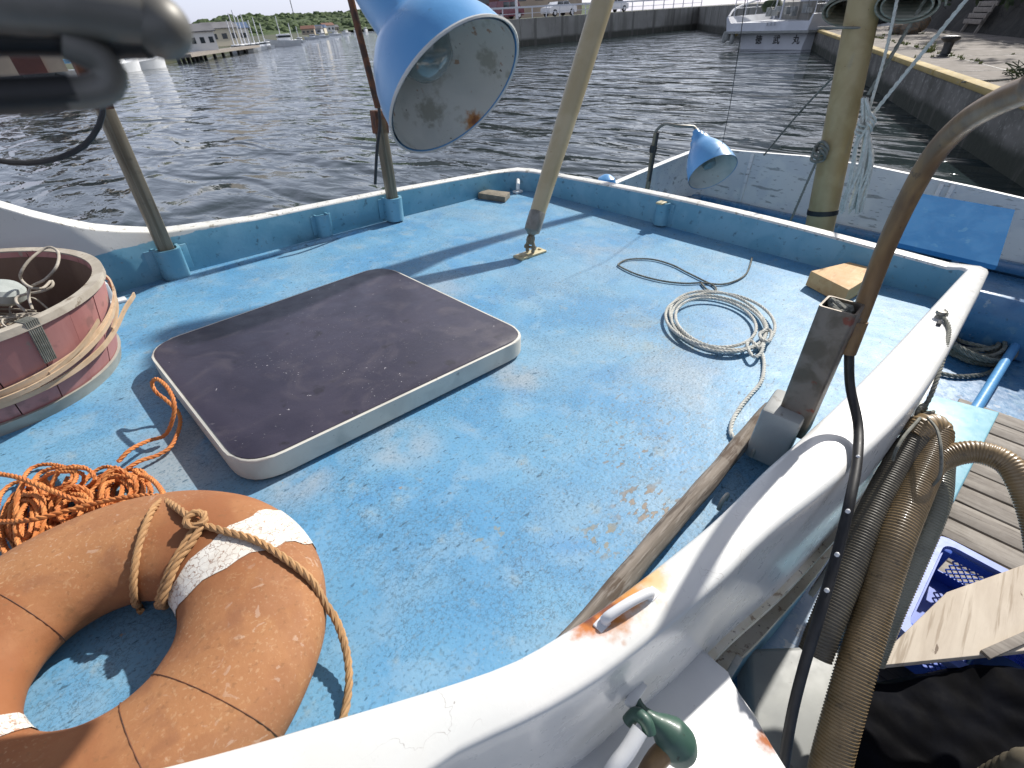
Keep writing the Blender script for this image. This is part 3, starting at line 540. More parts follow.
MB().beam(e1, e2 + (e2 - e1) * .3, .03, .03, .004, up=V((1, 0, 0))).build('rusty_rod', m_rust, t)
MB().box(e + V((0, 0, -.02)), (.09, .06, .13), None, .005).build('top_clamp', m_rust, t)
cb = resample([on(379, 108, 1, 2.93), on(380, 125, 1, 2.92), on(377, 150, 1, 2.93), on(375, 188, 1, 2.98)], .03)
MB().tube(cb, .010, 8).build('power_lead', m_black, t)
# big lamp
LD = .95
rc = near(456, 92, LD); rim_a = near(398, 148, LD * .985); rim_b = near(516, 44, LD * 1.01)
ax = V((0, 0, 0)); u1 = (rim_b - rim_a); rad = u1.length / 2; u1.normalize()
# bell axis: perpendicular to the rim's long diameter, opening down towards the lens
vd = (O - rc).normalized(); perp = u1.cross(vd).normalized()
rn = V(M @ V((1, 0, 0)))
neckdir = (near(378, -20, LD) - rc).normalized(); neckdir = (neckdir - u1 * neckdir.dot(u1)).normalized()
axd = (neckdir * .83 - vd * .57); axd = (axd - u1 * axd.dot(u1)).normalized()      # from rim towards the neck
lamp = thing('work_lamp', 'large blue bell lamp with white inside, hanging over the water edge', 'lamp', rc)
prof = [(1.0, 0), (.985, .12), (.95, .32), (.88, .52), (.78, .72), (.66, .88), (.53, .99), (.44, 1.05), (.40, 1.11), (.37, 1.3), (.35, 1.62), (.32, 1.9), (.26, 2.05), (0, 2.06)]
MB().lathe([(r_ * rad, h_ * rad) for r_, h_ in prof], rc, axd, 64).build('lamp_shade', m_lampblue, lamp, ang=50)
MB().lathe([(1.0 * rad, 0), (1.02 * rad, -.02 * rad), (1.035 * rad, 0), (1.02 * rad, .03 * rad), (1.0 * rad, .02 * rad)], rc, axd, 64).build('rim_bead', m_lampwhite, lamp)
def online(px_, py_):
    best = None
    for i in range(400):
        p = near(px_, py_, .8 + i * .001) - rc; hh = p.dot(axd) / rad; rr_ = (p - axd * (hh * rad)).length / rad; e_ = abs(rr_ - .975 * interp([(h_, r_) for r_, h_ in prof], hh))
        if hh > 0 and (best is None or e_ < best[0]): best = (e_, p)
    return best[1]
m_lining = mat('worn_lamp_lining', (.60, .61, .57), (.50, .52, .49), scale=6, rough=.5, bump=.001, layers=[G(scale=26, lo=.58, hi=.68, col=(.36, .36, .30), s=.6), G(scale=90, lo=.64, hi=.67, col=(.10, .08, .05), s=.9, mask=(14, .46, .56)), G(scale=40, lo=.66, hi=.69, col=(.33, .15, .05), s=.7)],
    spots=[(online(474, 121), .026, (.42, .19, .06), 90), (online(474, 121), .012, (.22, .08, .03), 130), (online(430, 112), .035, (.33, .33, .28), 110), (online(488, 60), .03, (.38, .38, .33), 110)])
MB().lathe([(r_ * rad * .975, h_ * rad + .001) for r_, h_ in prof[:9]] + [(.30 * rad, 1.1 * rad), (.28 * rad, 1.02 * rad), (0, 1.02 * rad)], rc, axd, 64).build('shade_lining', m_lining, lamp)
MB().lathe([(0, .38 * rad), (.16 * rad, .40 * rad), (.30 * rad, .48 * rad), (.38 * rad, .64 * rad), (.36 * rad, .82 * rad), (.27 * rad, .98 * rad), (.22 * rad, 1.02 * rad)], rc, axd, 32).build('bulb', m_bulb, lamp)
nk = rc + axd * 2.05 * rad; MB().tube(resample([nk, nk + axd * .08, nk + axd * .14 + V((-.02, 0, .1)), nk + V((-.1, .0, .5))], .02), .012, 10).build('lamp_arm', m_greymetal, lamp)
# small lamp on its post
sp = on(652, 200, 0, 4.35)
sl_ = thing('deck_lamp', 'small blue lamp on a gooseneck beyond the far coaming', 'lamp', (sp.x, sp.y, LOW))
ptop = on(656, 133, 0, 4.35); pb_ = V((ptop.x, ptop.y - .0, LOW))
MB().tube([pb_, V((ptop.x, ptop.y - .01, .0)), V((ptop.x, ptop.y, .2)), ptop], .022, 12).build('post', m_dirtypost, sl_)
MB().tube([V((ptop.x - .02, ptop.y - .03, .0)), V((ptop.x - .02, ptop.y - .03, .3)), ptop + V((-.02, -.03, .01))], .012, 8).build('power_lead', m_black, sl_)
MB().lathe([(.030, -.02), (.034, 0), (.034, .035), (.028, .04)], V((ptop.x, ptop.y, .26)), n_=12).build('clamp', m_black, sl_)
g1 = on(688, 138, 0, 4.3)
src, sr = on(714, 172, 0, 4.2), .155
rl, rr2 = on(692, 188, 0, 4.17), on(735, 156, 0, 4.23); u2 = (rr2 - rl).normalized(); sr = (rr2 - rl).length / 2; c_ = (rl + rr2) / 2
nd = (g1 - c_); hgt = (nd - u2 * nd.dot(u2)); vd2 = (O - c_).normalized(); ax2 = (hgt.normalized() * .985 - vd2 * .17).normalized(); ax2 = (ax2 - u2 * ax2.dot(u2)).normalized(); L2 = hgt.length * 1.05
pr2 = [(1.0, 0), (.97, .12), (.90, .28), (.78, .44), (.62, .58), (.48, .68), (.42, .74), (.40, .80), (.28, .84), (.27, .93), (.16, .97), (.14, 1.05), (0, 1.06)]
MB().lathe([(r_ * sr, h_ * L2) for r_, h_ in pr2], c_, ax2, 40).build('lamp_shade', m_lampblue, sl_)
MB().lathe([(r_ * sr * .97, h_ * L2 + .001) for r_, h_ in pr2[:6]] + [(0, .66 * L2)], c_, ax2, 40).build('shade_lining', m_lampwhite, sl_)
MB().lathe([(0, .1 * L2), (.05, .16 * L2), (.062, .3 * L2), (.04, .5 * L2), (.03, .66 * L2)], c_, ax2, 20).build('bulb', m_bulb, sl_)
gt = c_ + ax2 * L2 * 1.04; gn = resample([ptop + V((0, 0, -.03)), ptop + V((0, 0, .02)), on(665, 124, 0, 4.32), on(678, 126, 0, 4.3), gt + ax2 * .05, gt], .015)
MB().tube(gn, .013, 10).build('gooseneck', m_greymetal, sl_)
# leaning blue board and a blue float beyond the coaming
lq = [on(906, 193, 0, 5.3), on(1014, 212, 0, 5.25), on(996, 268, 0, 4.7), on(886, 240, 0, 4.7)]; lq[3] = lq[0] + (lq[2] - lq[1]); lnv = (lq[1] - lq[0]).cross(lq[3] - lq[0]).normalized() * .02
tag(MB().rings([[p - lnv for p in lq], [p + lnv for p in lq]], True, False, True).build('leaning_board', m_board, smooth=False), 'bright blue board leaning on the stern bulwark behind the curved pipe', 'board')
tag(MB().lathe([(0, -.07), (.05, -.06), (.08, -.02), (.085, .01), (.07, .05), (.03, .075), (0, .08)], on(606, 184, 0, 3.75), n_=20).build('blue_float', m_lampblue), 'small blue float peeping over the far coaming beside the lamp post', 'float')
# golden mast
XM = 5.0; ma, mb_2 = on(820, 225, 0, XM), on(865, 0, 0, XM); ms = (mb_2 - ma) / (mb_2.z - ma.z); m0, m1 = ma + ms * (LOW - ma.z), ma + ms * (1.52 - ma.z)
mast = thing('mast', 'golden brown mast standing behind the far coaming', 'mast', m0)
MB().tube([m0, (m0 + m1) / 2, m1], lambda i: [.116, .113, .110][i], 28).build('pole', m_gold, mast)
def onm(z, off=0): t_ = (z - m0.z) / (m1.z - m0.z); return m0 + (m1 - m0) * t_
MB().lathe([(.113, 0), (.119, 0), (.119, .04), (.113, .04)], onm(on(822, 214, 0, XM).z), (m1 - m0), 24).build('tape_band', m_black, mast)
mc = onm(on(860, 28, 0, XM).z); MB().tube([mc + V((math.cos(t_) * .13, math.sin(t_) * .19, 0)) + V((0, .09, 0)) for t_ in [i * PI / 12 for i in range(24)]], .008, 8, closed=True).build('hoop_strap', m_greymetal, mast)
# ropes at the mast
tn_ = thing('hanging_rope_bundle', 'pale rope hank hanging knotted beside the golden mast', 'rope', on(865, 170, 0, 4.85))
mb = MB()
for i in range(11):
    x0 = 856 + R.uniform(-5, 10); x1 = x0 + R.uniform(-16, -2); xx = 4.84 + R.uniform(-.03, .03)
    mb.strands([on(865 + R.uniform(-3, 3), 98, 0, xx), on(866 + R.uniform(-4, 6), 120, 0, xx), on(x0 + 4, 145, 0, xx), on(x0, 170, 0, xx), on(x1, 205 + R.uniform(0, 10), 0, xx), on(x1 + 4, 196, 0, xx), on(x0 + 8, 165, 0, xx), on(868, 128, 0, xx)], .0115, step=.018, sides=5)
mb.build('rope_hank', m_wrope, tn_)
mb = MB(); kc = on(866, 124, 0, 4.82)
for i in range(3): mb.tube(resample([kc + V((.0, math.cos(t_) * .05, math.sin(t_) * .045 + i * .03 - .03)) + V((math.sin(2 * t_) * .04, 0, 0)) for t_ in [j * PI / 4 for j in range(9)]], .01), .009, 8)
mb.build('knot', m_wrope, tn_)
MB().strands([on(790, 222, 0, 4.85), on(806, 185, 0, 4.85), on(817, 160, 0, 4.85), on(822, 148, 0, 4.85)], .011, step=.02).build('side_lashing', m_drope, tn_)
mb = MB(); kc = on(820, 152, 0, 4.85)
for i in range(3): mb.tube(resample([kc + V((.0, math.cos(t_) * .05, math.sin(t_) * .045 + i * .03 - .03)) + V((math.sin(2 * t_) * .03, 0, 0)) for t_ in [j * PI / 4 for j in range(9)]], .014), .011, 8)
mb.build('side_knot', m_drope, tn_)
def line(name, pts, r, m, label, cat='rope', grp=None):
    return tag(MB().strands(pts, r, step=r * 3, pitch=r * 10).build(name, m), label, cat, grp)
line('halyard', [on(866, 120, 0, 4.85), on(885, 55, 0, 4.85), on(897, 0, 0, 4.85), on(903, -40, 0, 4.85)], .012, m_wrope, 'pale halyard running up close along the right side of the golden mast')
line('stay_rope', [on(868, 95, 0, 4.85), on(892, 55, 0, 4.9), on(925, 0, 0, 5.0), on(950, -40, 0, 5.1)], .0145, m_drope, 'dark stay rope slanting from the mast knot past the canvas rolls')
line('stay_rope', [on(868, 120, 0, 4.85), on(910, 68, 0, 4.8), on(970, -5, 0, 4.7), on(1000, -45, 0, 4.6)], .0145, m_wrope, 'pale grey stay rope slanting from the mast knot in front of the bollard')
line('mooring_line', [on(764, 155, 0, 5.9), on(800, 112, 0, 5.4), on(842, 68, 0, 4.9)], .010, m_drope, 'thin double mooring line slanting from stern bulwark up to the golden mast')
tag(MB().tube([on(722, 146, 0, 4.2), on(731, 100, 0, 4.1), on(740, 40, 0, 3.65), on(748, -20, 0, 3.6)], .0025, 6).build('wire', m_black), 'thin black wire rising from the small blue lamp', 'wire')
# canvas rolls lashed near the mast
def roll(c0, c1, r, turns, name, label, sq=.55):
    mb = MB(); a0, a1 = V(c0), V(c1); axx = (a1 - a0).normalized(); u_ = axx.cross(V((0, 0, 1))).normalized(); v_ = u_.cross(axx); rows = []
    n1 = int(turns * 26)
    for j in range(n1 + 1):
        an = 2 * PI * j / 26; rr = r * (1 - .16 * j / 26); o_ = u_ * math.cos(an) * rr + v_ * math.sin(an) * rr * sq; rows.append([a0 + o_, a0 * .66 + a1 * .34 + o_ * 1.02, a1 + o_])
    ob = mb.rings(rows, False).build(name, m_canvas); md = ob.modifiers.new('s', 'SOLIDIFY'); md.thickness = .012; return tag(ob, label, 'canvas roll', 'canvas rolls beside the mast')
roll(on(908, 6, 0, 4.9), on(930, -52, 0, 6.1), .215, 2.3, 'canvas_roll', 'open ended canvas roll just right of the golden mast')
roll(on(848, 12, 0, 5.2), on(880, -35, 0, 6.4), .2, 1.6, 'canvas_roll', 'dark mouthed canvas roll partly behind the golden mast, its left side')
# roll added unseen overhead, shaped to throw the broad shadow on deck and hatch
aw = MB(); stt = [(3.2, 2.16, .045), (2.33, 2.25, .05), (1.75, 2.28, .07), (1.25, 2.24, .13), (.6, 2.17, .17), (.32, 2.15, .16), (.22, 2.15, .06)]; ZA = 1.95; SY = .04
aw.tube([V((x + 1.15 * ZA, y + SY * ZA, ZA)) for x, y, r in stt], lambda i: stt[i][2], 16)
tag(aw.build('added_shade_roll', m_canvas), 'unseen canvas roll added overhead to shade the deck and hatch', 'shadow caster')
# square post and curved pipe
spt = thing('square_post', 'short stained square steel post in the grey bracket of the near coaming', 'post', (PBX, PBY, .1))
pt = bp(842, 305, .54); pbm = V((PBX - .01, PBY - .01, .13)); dd = (pt - pbm).normalized()
xx_ = V((1, 0, 0)); xx_ = (xx_ - dd * xx_.dot(dd)).normalized(); yy_ = dd.cross(xx_); mb = MB(); s_ = .044; rows = []
for z_, q_ in ((0, s_), (1, s_)): rows.append([pbm + (pt - pbm) * z_ + xx_ * a_ * q_ + yy_ * b_ * q_ for a_, b_ in roundpoly([(-1, -1), (1, -1), (1, 1), (-1, 1)], .22, 4)])
rows.append([pt + xx_ * a_ * s_ * .88 + yy_ * b_ * s_ * .88 for a_, b_ in roundpoly([(-1, -1), (1, -1), (1, 1), (-1, 1)], .22, 4)])
rows.append([pt - dd * .12 + xx_ * a_ * s_ * .88 + yy_ * b_ * s_ * .88 for a_, b_ in roundpoly([(-1, -1), (1, -1), (1, 1), (-1, 1)], .22, 4)])
mb.rings(rows, True).build('square_tube', m_sqpost, spt)
mb = MB()
for i in range(10): mb.tube(resample([pt - dd * .01 + xx_ * R.uniform(-.03, .03) + yy_ * R.uniform(-.03, .03) + dd * R.uniform(-.015, .008) for _ in range(4)], .008), .007, 6)
mb.build('rag_plug', m_drope, spt)
MB().beam(pbm + xx_ * .05 - yy_ * .0, pbm + xx_ * .05 + dd * .22, .05, .012, .002, up=yy_).build('side_plate', m_oldblock, spt)
pp = [bp(846, 352, .40)]; XP = pp[0].x
cp = thing('curved_pipe', 'brown curved pipe arching up beside the short square post', 'pipe', pp[0])
path = [pp[0], on(862, 310, 0, XP + .02), on(883, 254, 0, XP + .03), on(907, 201, 0, XP + .0), on(933, 156, 0, XP - .05), on(962, 125, 0, XP - .12), on(993, 105, 0, XP - .2), on(1032, 88, 0, XP - .3), on(1080, 76, 0, XP - .4)]; pe = path[-1]; path += [pe + V((-.02, -.3, .0)), pe + V((-.02, -.8, -.01)), pe + V((-.02, -1.3, -.03)), pe + V((-.02, -1.5, -.2)), pe + V((-.02, -1.54, -.9)), pe + V((-.02, -1.54, -1.95))]
MB().tube(resample(path, .012), .0215, 20).build('pipe', m_pipe, cp)
MB().tube([path[0] + (path[1] - path[0]).normalized() * t_ for t_ in (-.002, .05, .09)], .025, 20).build('sleeve', m_pipe, cp)
MB().beam(pt - dd * .2 + yy_ * -.02, path[1], .03, .03, .004).build('weld_tab', m_sqpost, cp)
cbl = resample([pp[0] + V((0, 0, .02)), bp(850, 385, .30), bp(858, 425, .225), bp(857, 462, .198), bp(850, 500, .165), bp(842, 535, .11), bp(832, 572, .05), bp(818, 620, -.02), bp(803, 670, -.12), bp(791, 720, -.22), bp(780, 790, -.36)], .01)
cb = tag(MB().tube(cbl, .0125, 12).build('black_cable', m_black), 'thick black cable with white paint flecks hanging from the curved pipe', 'cable')
for f_ in (.30, .44, .53, .6): mb = MB(); p_ = cbl[int(f_ * len(cbl))]; tw = (O - p_).normalized(); bmesh.ops.create_icosphere(mb.bm, subdivisions=2, radius=.006, matrix=Matrix.Translation(p_ + tw * .009) @ Matrix.Diagonal((1, 1, 1.6, 1))); mb.build('paint_fleck', m_white, cb)
# weathered pole
pa, pz = bp(772, 409, .05), bp(600, 612, .035); dirp = (pz - pa).normalized(); pz = bp(560, 660, .035); pp_ = [pa + (pz - pa) * (i / 30) + V((0, .0015 * math.sin(i * .4) + .006, 0)) for i in range(31)]
tag(MB().tube(pp_, lambda i: .0245 + .0012 * math.sin(i * 1.1) + .004 * i / 30, 22).build('wooden_pole', m_wood), 'long weathered grey wooden pole lying on the deck against the near coaming', 'pole')
# wood blocks
bx = [bp(811, 271, .085), bp(849, 290, .085), bp(881, 270, .085), bp(849, 262, .085)]
tag(MB().prism([(p.x, p.y) for p in bx], .004, .085, bev=.003).build('wood_block', m_block), 'fresh tan wooden block on the blue deck by the far coaming', 'wood block')
q = [bp(478, 193, .045), bp(505, 197, .045), bp(510, 192, .045), bp(485, 189, .045)]
tag(MB().prism([(p.x, p.y) for p in q], .003, .045, bev=.003).build('wood_block', m_oldblock), 'small dark old wooden block near the far corner of the deck', 'wood block')
# white coil
wc = thing('rope_coil', 'off white rope coil with a tail on the open blue deck', 'rope', bp(722, 322, 0))
def pxl(lst, z): return [V((p.x, p.y, z)) for p in [bp(512 + x / 4, 192 + y / 4, .01) for x, y in lst]]
loops = []
cc = bp(716, 322, .01); ea = bp(665, 315, .01) - cc; eb = bp(716, 295, .01) - cc
path = []
for i in range(62):
    t_ = i / 15 * 2 * PI; kk = 1 - .06 * math.sin(i * .19); sc_ = 1.02 - .055 * (i / 15)
    path.append(cc + ea * (math.cos(t_ + PI) * kk * sc_) * 1.0 + eb * (math.sin(t_) * kk * sc_) + V((.035 * math.sin(i * .11), .025 * math.cos(i * .17), .008 + .011 * (i / 62) + .004 * math.sin(i * .5))))
kn = bp(763, 345, .03)
MB().strands(path, .0076, step=.009).build('coil_turns', m_wrope, wc)
mb = MB(); kk_ = bp(762, 347, .025)
mb.strands(pxl([(1000, 520), (1010, 560), (1005, 600), (985, 640), (950, 610), (935, 630), (960, 675), (990, 660), (1003, 620)], .03), .0075, step=.009)
mb.strands(pxl([(985, 590), (1010, 570), (1030, 585), (1020, 620), (990, 610), (985, 585), (1015, 575)], .038), .0075, step=.009)
mb.build('knot', m_wrope, wc)
MB().strands([V((p.x, p.y, .010)) for p in [bp(*q, .01) for q in [(760, 348), (764, 362), (762, 380), (752, 393), (742, 405), (733, 420), (731, 433), (738, 440), (748, 437)]]], .0080, step=.009).build('rope_tail', m_wrope, wc)
tag(MB().strands(pxl([(960, 262), (955, 285), (938, 325), (900, 352), (840, 368), (760, 362), (690, 364), (600, 354), (500, 328), (432, 296), (430, 284), (470, 268), (560, 268), (640, 290), (700, 320), (765, 352), (805, 372), (818, 388), (806, 396), (780, 388), (756, 362)], .008), .0055, step=.008).build('thin_rope_loop', m_drope), 'thin dark grey rope loop lying just beyond the white coil', 'rope')
# lifebuoy
BC = V((-.222, .892, 0)); BR, BT, BH = .274, .146, .086
by = thing('lifebuoy', 'faded orange canvas lifebuoy with cracked white bands on the deck', 'lifebuoy', BC)
def bpt(an, ph, k=1.0, dz=0):
    wob = 1 + .018 * noise.noise(V((math.cos(an) * 3, math.sin(an) * 3, ph)))
    rr = BR + BT * k * wob * math.cos(ph); return BC + V((math.cos(an) * rr, math.sin(an) * rr, .078 + BH * k * wob * math.sin(ph) + dz))
MB().rings([[bpt(i * 2 * PI / 120, j * 2 * PI / 36) for j in range(36)] for i in range(120)], True, True).build('ring', m_buoy, by)
def angof(px_, py_): p = bp(px_, py_, .14); return math.atan2(p.y - BC.y, p.x - BC.x)
for a_ in (angof(198, 575), angof(6, 712)):
    rows = []
    for i in range(13):
        f_ = (i / 12 - .5); rows.append([bpt(a_ + f_ * .36 + .02 * math.sin(j * 1.7), j * 2 * PI / 36, 1.015) for j in range(36)])
    MB().rings(rows, True).build('white_band', m_buoywhite, by)
for pxy in ((45, 620), (215, 700), (135, 745)):
    a_ = angof(*pxy); MB().tube([bpt(a_, j * 2 * PI / 30, 1.006) for j in range(30)], .0009, 5, closed=True).build('seam', m_rust, by)
gr = MB()
def onb(px_, py_, lift=.010):
    d_ = (M @ ray_c(px_, py_)).normalized(); t_ = .4
    while t_ < 3:
        p = O + d_ * t_; rr = math.hypot(p.x - BC.x, p.y - BC.y) - BR; zz = p.z - .078
        if (rr / BT) ** 2 + (zz / BH) ** 2 <= 1: 
            rd = V((p.x - BC.x, p.y - BC.y, 0)).normalized(); return p + (rd * (rr / BT ** 2) + V((0, 0, zz / BH ** 2))).normalized() * lift
        if p.z < lift: return V((p.x, p.y, lift))
        t_ += .002
    return bp(px_, py_, lift)
top_ = lambda a, b, z=.01: onb(a, b, .010)
st0 = bp(163, 499, .135)
gr.strands([st0] + [onb(*q) for q in ((153, 515), (142, 545), (137, 575), (137, 597), (139, 606), (141, 612))], .0078)
gr.strands([st0] + [onb(*q) for q in ((180, 512), (197, 524), (222, 533), (255, 543), (285, 562), (308, 582))] + [bp(325, 603, .095), bp(337, 622, .07), bp(346, 650, .045), bp(349, 682, .025), bp(344, 715, .012), bp(335, 735, .012)], .0085)
gr.strands([onb(*q) for q in ((199, 527), (187, 546), (175, 567), (167, 588), (163, 600), (161, 606))], .0085)
gr.strands([onb(*q, .013) for q in ((204, 529), (194, 546), (182, 563), (173, 586), (168, 600), (166, 606))], .0085)
kc = onb(199, 526, .012)
gr.strands([kc + V(p) for p in ((-.02, 0, 0), (-.005, .018, .01), (.018, .008, .012), (.012, -.016, .008), (-.012, -.014, .010), (-.016, .008, .016), (.01, .014, .018), (.02, -.004, .006))], .0085)
gr.build('grab_rope', m_trope, by)
# orange coil
oc = thing('orange_rope_pile', 'bright orange rope heaped between lifebuoy and wooden tub', 'rope', bp(80, 500, 0))
mb = MB()
for (cx0, cy0, ww, hh, nn) in ((28, 520, 30, 40, 11), (72, 508, 36, 22, 11), (118, 492, 38, 24, 13), (60, 480, 40, 16, 5)):
    path = []
    for i in range(nn * 8):
        t_ = i / 8 * 2 * PI; l_ = i / 8
        sx_ = 1 + .25 * math.sin(l_ * 2.1); sk = .35 if ww == 30 else .15
        x_ = cx0 + (l_ / nn - .5) * ww * .8 + math.cos(t_) * ww * .55 * sx_ + R.uniform(-2, 2); y_ = cy0 + math.sin(t_) * hh * (.75 + .25 * math.sin(l_ * 1.3 + 1)) - sk * math.cos(t_) * ww * .5 + R.uniform(-2, 2)
        path.append(bp(x_, y_, .012 + .075 * (.5 + .5 * math.sin(t_ + l_ * .6)) * (.5 + .5 * math.sin(l_ * 1.9) ** 2)))
    mb.strands(path, .0062, step=.0095, sides=5)
mb.strands([bp(q[0], q[1], q[2]) for q in [(-30, 470, .05), (0, 474, .09), (20, 478, .10), (45, 488, .10), (70, 498, .10), (88, 503, .09), (93, 515, .05)]], .0068)
mb.strands([bp(q[0], q[1], q[2]) for q in [(-10, 522, .06), (30, 520, .10), (70, 510, .10), (110, 500, .11), (140, 496, .12), (163, 496, .13)]], .0068)
mb.strands([bp(q[0], q[1], q[2]) for q in [(118, 462, .04), (130, 450, .05), (148, 441, .03), (165, 435, .03), (173, 418, .08), (174, 402, .12), (167, 387, .14), (157, 379, .14), (152, 383, .12), (156, 392, .10), (166, 400, .07), (178, 412, .04), (180, 425, .03), (172, 445, .02), (158, 455, .02), (140, 461, .03), (125, 470, .03)]], .0066)
mb.strands([bp(q[0], q[1], q[2]) for q in [(140, 475, .06), (150, 478, .09), (160, 488, .11), (163, 497, .13), (150, 500, .12), (130, 503, .12), (100, 512, .10)]], .0068)
mb.strands([bp(q[0], q[1], q[2]) for q in [(14, 556, .04), (30, 552, .06), (50, 540, .10), (75, 530, .13), (95, 520, .12)]], .0068)
mb.build('rope_turns', m_orope, oc)
# wooden tub
TC = V((-.286, 2.415, 0)); tub = thing('wooden_tub', 'faded red wooden tub with bamboo strips round it', 'tub', TC)
NS = 22; TH = .345; rb_, rt_ = .392, .468
def tubr(z): return rb_ + (rt_ - rb_) * z / TH + .006 * math.sin(PI * z / TH)
for i in range(NS):
    a0, a1 = 2 * PI * i / NS + .004, 2 * PI * (i + 1) / NS - .004; rows = []; dr = R.uniform(-.003, .003); zt_ = TH + R.uniform(-.004, .004)
    for z in [.03, .1, .2, zt_]:
        ro, ri = tubr(z) + dr, tubr(z) - .03
        rows.append([TC + V((math.cos(a_) * ro, math.sin(a_) * ro, z)) for a_ in [a0 + (a1 - a0) * j / 4 for j in range(5)]] + [TC + V((math.cos(a_) * ri, math.sin(a_) * ri, z)) for a_ in [a1 - (a1 - a0) * j / 4 for j in range(5)]])
    if i == 0: allm = MB()
    allm.rings(rows, True, False, True)
allm.build('staves', m_tub, tub)
MB().lathe([(tubr(TH) - .028, TH - .02), (tubr(TH) - .029, TH + .004), (tubr(TH) + .005, TH + .006), (tubr(TH) + .006, TH - .018)], TC, n_=90).build('tub_rim', m_tubrim, tub)
MB().lathe([(tubr(.06) - .03, .05), (tubr(.2) - .033, .2), (tubr(TH) - .035, TH - .02)], TC, n_=60).lathe([(0, .05), (.33, .05)], TC, n_=60).build('inner_wall', m_tubin, tub)
MB().lathe([(tubr(0) - .02, .0), (tubr(0) + .007, .0), (tubr(.05) + .008, .045), (tubr(.05) - .02, .048)], TC, n_=90).build('bottom_hoop', m_hoop, tub)
def strip(ps, wdt, name, m=m_bamboo):
    rows = []; pts = resample(ps, .02)
    for i, (a_, z_, off) in enumerate([tuple(p) for p in pts]):
        rad_ = tubr(min(max(z_, 0), TH)) + .004 + off; c = V((math.cos(a_) * rad_, math.sin(a_) * rad_, 0)); u_ = c.normalized()
        rows.append([TC + c + V((0, 0, z_ - wdt / 2)), TC + c + u_ * .005 + V((0, 0, z_ - wdt / 2)), TC + c + u_ * .006 + V((0, 0, z_ + wdt / 2)), TC + c + V((0, 0, z_ + wdt / 2))])
    MB().rings(rows, True, False, True).build(name, m, tub)
A0 = -PI / 2 - .5
strip([(A0, .15, 0), (A0 + .6, .16, .004), (A0 + 1.2, .19, .008), (A0 + 1.7, .235, .012), (A0 + 2.1, .27, .012), (A0 + 2.6, .25, 0)], .022, 'bamboo_strip')
strip([(A0, .135, .008), (A0 + .7, .125, .014), (A0 + 1.3, .14, .012), (A0 + 1.75, .185, .03), (A0 + 1.95, .215, .075)], .018, 'bamboo_strip')
strip([(A0 + .9, .165, .012), (A0 + 1.15, .20, .014), (A0 + 1.4, .245, .014)], .014, 'bamboo_strip')
strip([(A0 + 1.55, .17, .012), (A0 + 1.8, .215, .016), (A0 + 2.1, .26, .006)], .014, 'bamboo_strip')
strip([(A0 + .2, .145, .016), (A0 + .8, .15, .018), (A0 + 1.4, .20, .018), (A0 + 1.8, .25, .016)], .016, 'bamboo_strip')
mb = MB(); ab = -PI / 2 + .42
for i in range(7):
    a_ = ab + i * .012; mb.tube([TC + V((math.cos(a_) * (tubr(z) + .006), math.sin(a_) * (tubr(z) + .006), z)) for z in (.20, .26, TH + .008)] + [TC + V((math.cos(a_) * (tubr(TH) - .04), math.sin(a_) * (tubr(TH) - .04), TH + .004))], .0028, 6)
mb.build('twine_binding', m_drope, tub)
# tub contents
tcf = thing('rope_loop', 'pale stiff rope loop standing up inside the wooden tub', 'rope', TC + V((0, 0, .2)))
lp = [bp(x / 4, 192 + y / 4, z) for x, y, z in [(130, 470, .24), (115, 420, .27), (125, 380, .30), (180, 350, .34), (225, 300, .38), (235, 250, .40), (215, 225, .41), (180, 225, .41), (120, 270, .39), (85, 320, .36), (85, 350, .33), (120, 380, .31), (170, 385, .30), (205, 355, .30), (210, 375, .29), (175, 395, .28), (80, 415, .27), (65, 440, .26), (110, 485, .24)]]
m_tubrope = mat('grey_tan_cord', (.36, .32, .26), (.44, .40, .34), scale=20, rough=.8, layers=[G(scale=60, lo=.55, hi=.65, col=(.22, .19, .15), s=.6)])
MB().tube(resample(lp, .01), .0048, 10).build('stiff_loop', m_tubrope, tcf)
mb = MB()
for i in range(26):
    c = TC + V((R.uniform(-.10, .24), R.uniform(-.2, .12), .17)); mb.tube(resample([c + V((math.cos(t_) * R.uniform(.04, .10), math.sin(t_) * R.uniform(.04, .10), R.uniform(0, .05))) for t_ in [k_ * 1.2 for k_ in range(6)]], .012), .0035, 5)
mb.build('thin_twine', m_tubrope, tcf)
fl = bp(8, 292, .27); tag(MB().lathe([(0, 0), (.05, .005), (.062, .02), (.062, .05), (.05, .065), (0, .07)], fl + V((-.02, 0, -.03)), V((.3, -.2, 1)), 24).build('net_float', m_float), 'grey plastic float inside the wooden tub', 'float')
mb = MB()
for i in range(260):
    c = TC + V((R.uniform(-.34, .18), R.uniform(-.33, .1), .12 + R.uniform(0, .07)))
    mb.tube([c, c + V((R.uniform(-.04, .04), R.uniform(-.04, .04), R.uniform(-.01, .02))), c + V((R.uniform(-.06, .06), R.uniform(-.06, .06), R.uniform(-.01, .02)))], .0022, 4, cap=False)
mb.lathe([(0, .15), (.2, .14), (.37, .11)], TC, n_=24)
tag(mb.build('fishing_net', m_net), 'tangled brown and grey netting filling the wooden tub', 'net', kind='stuff')
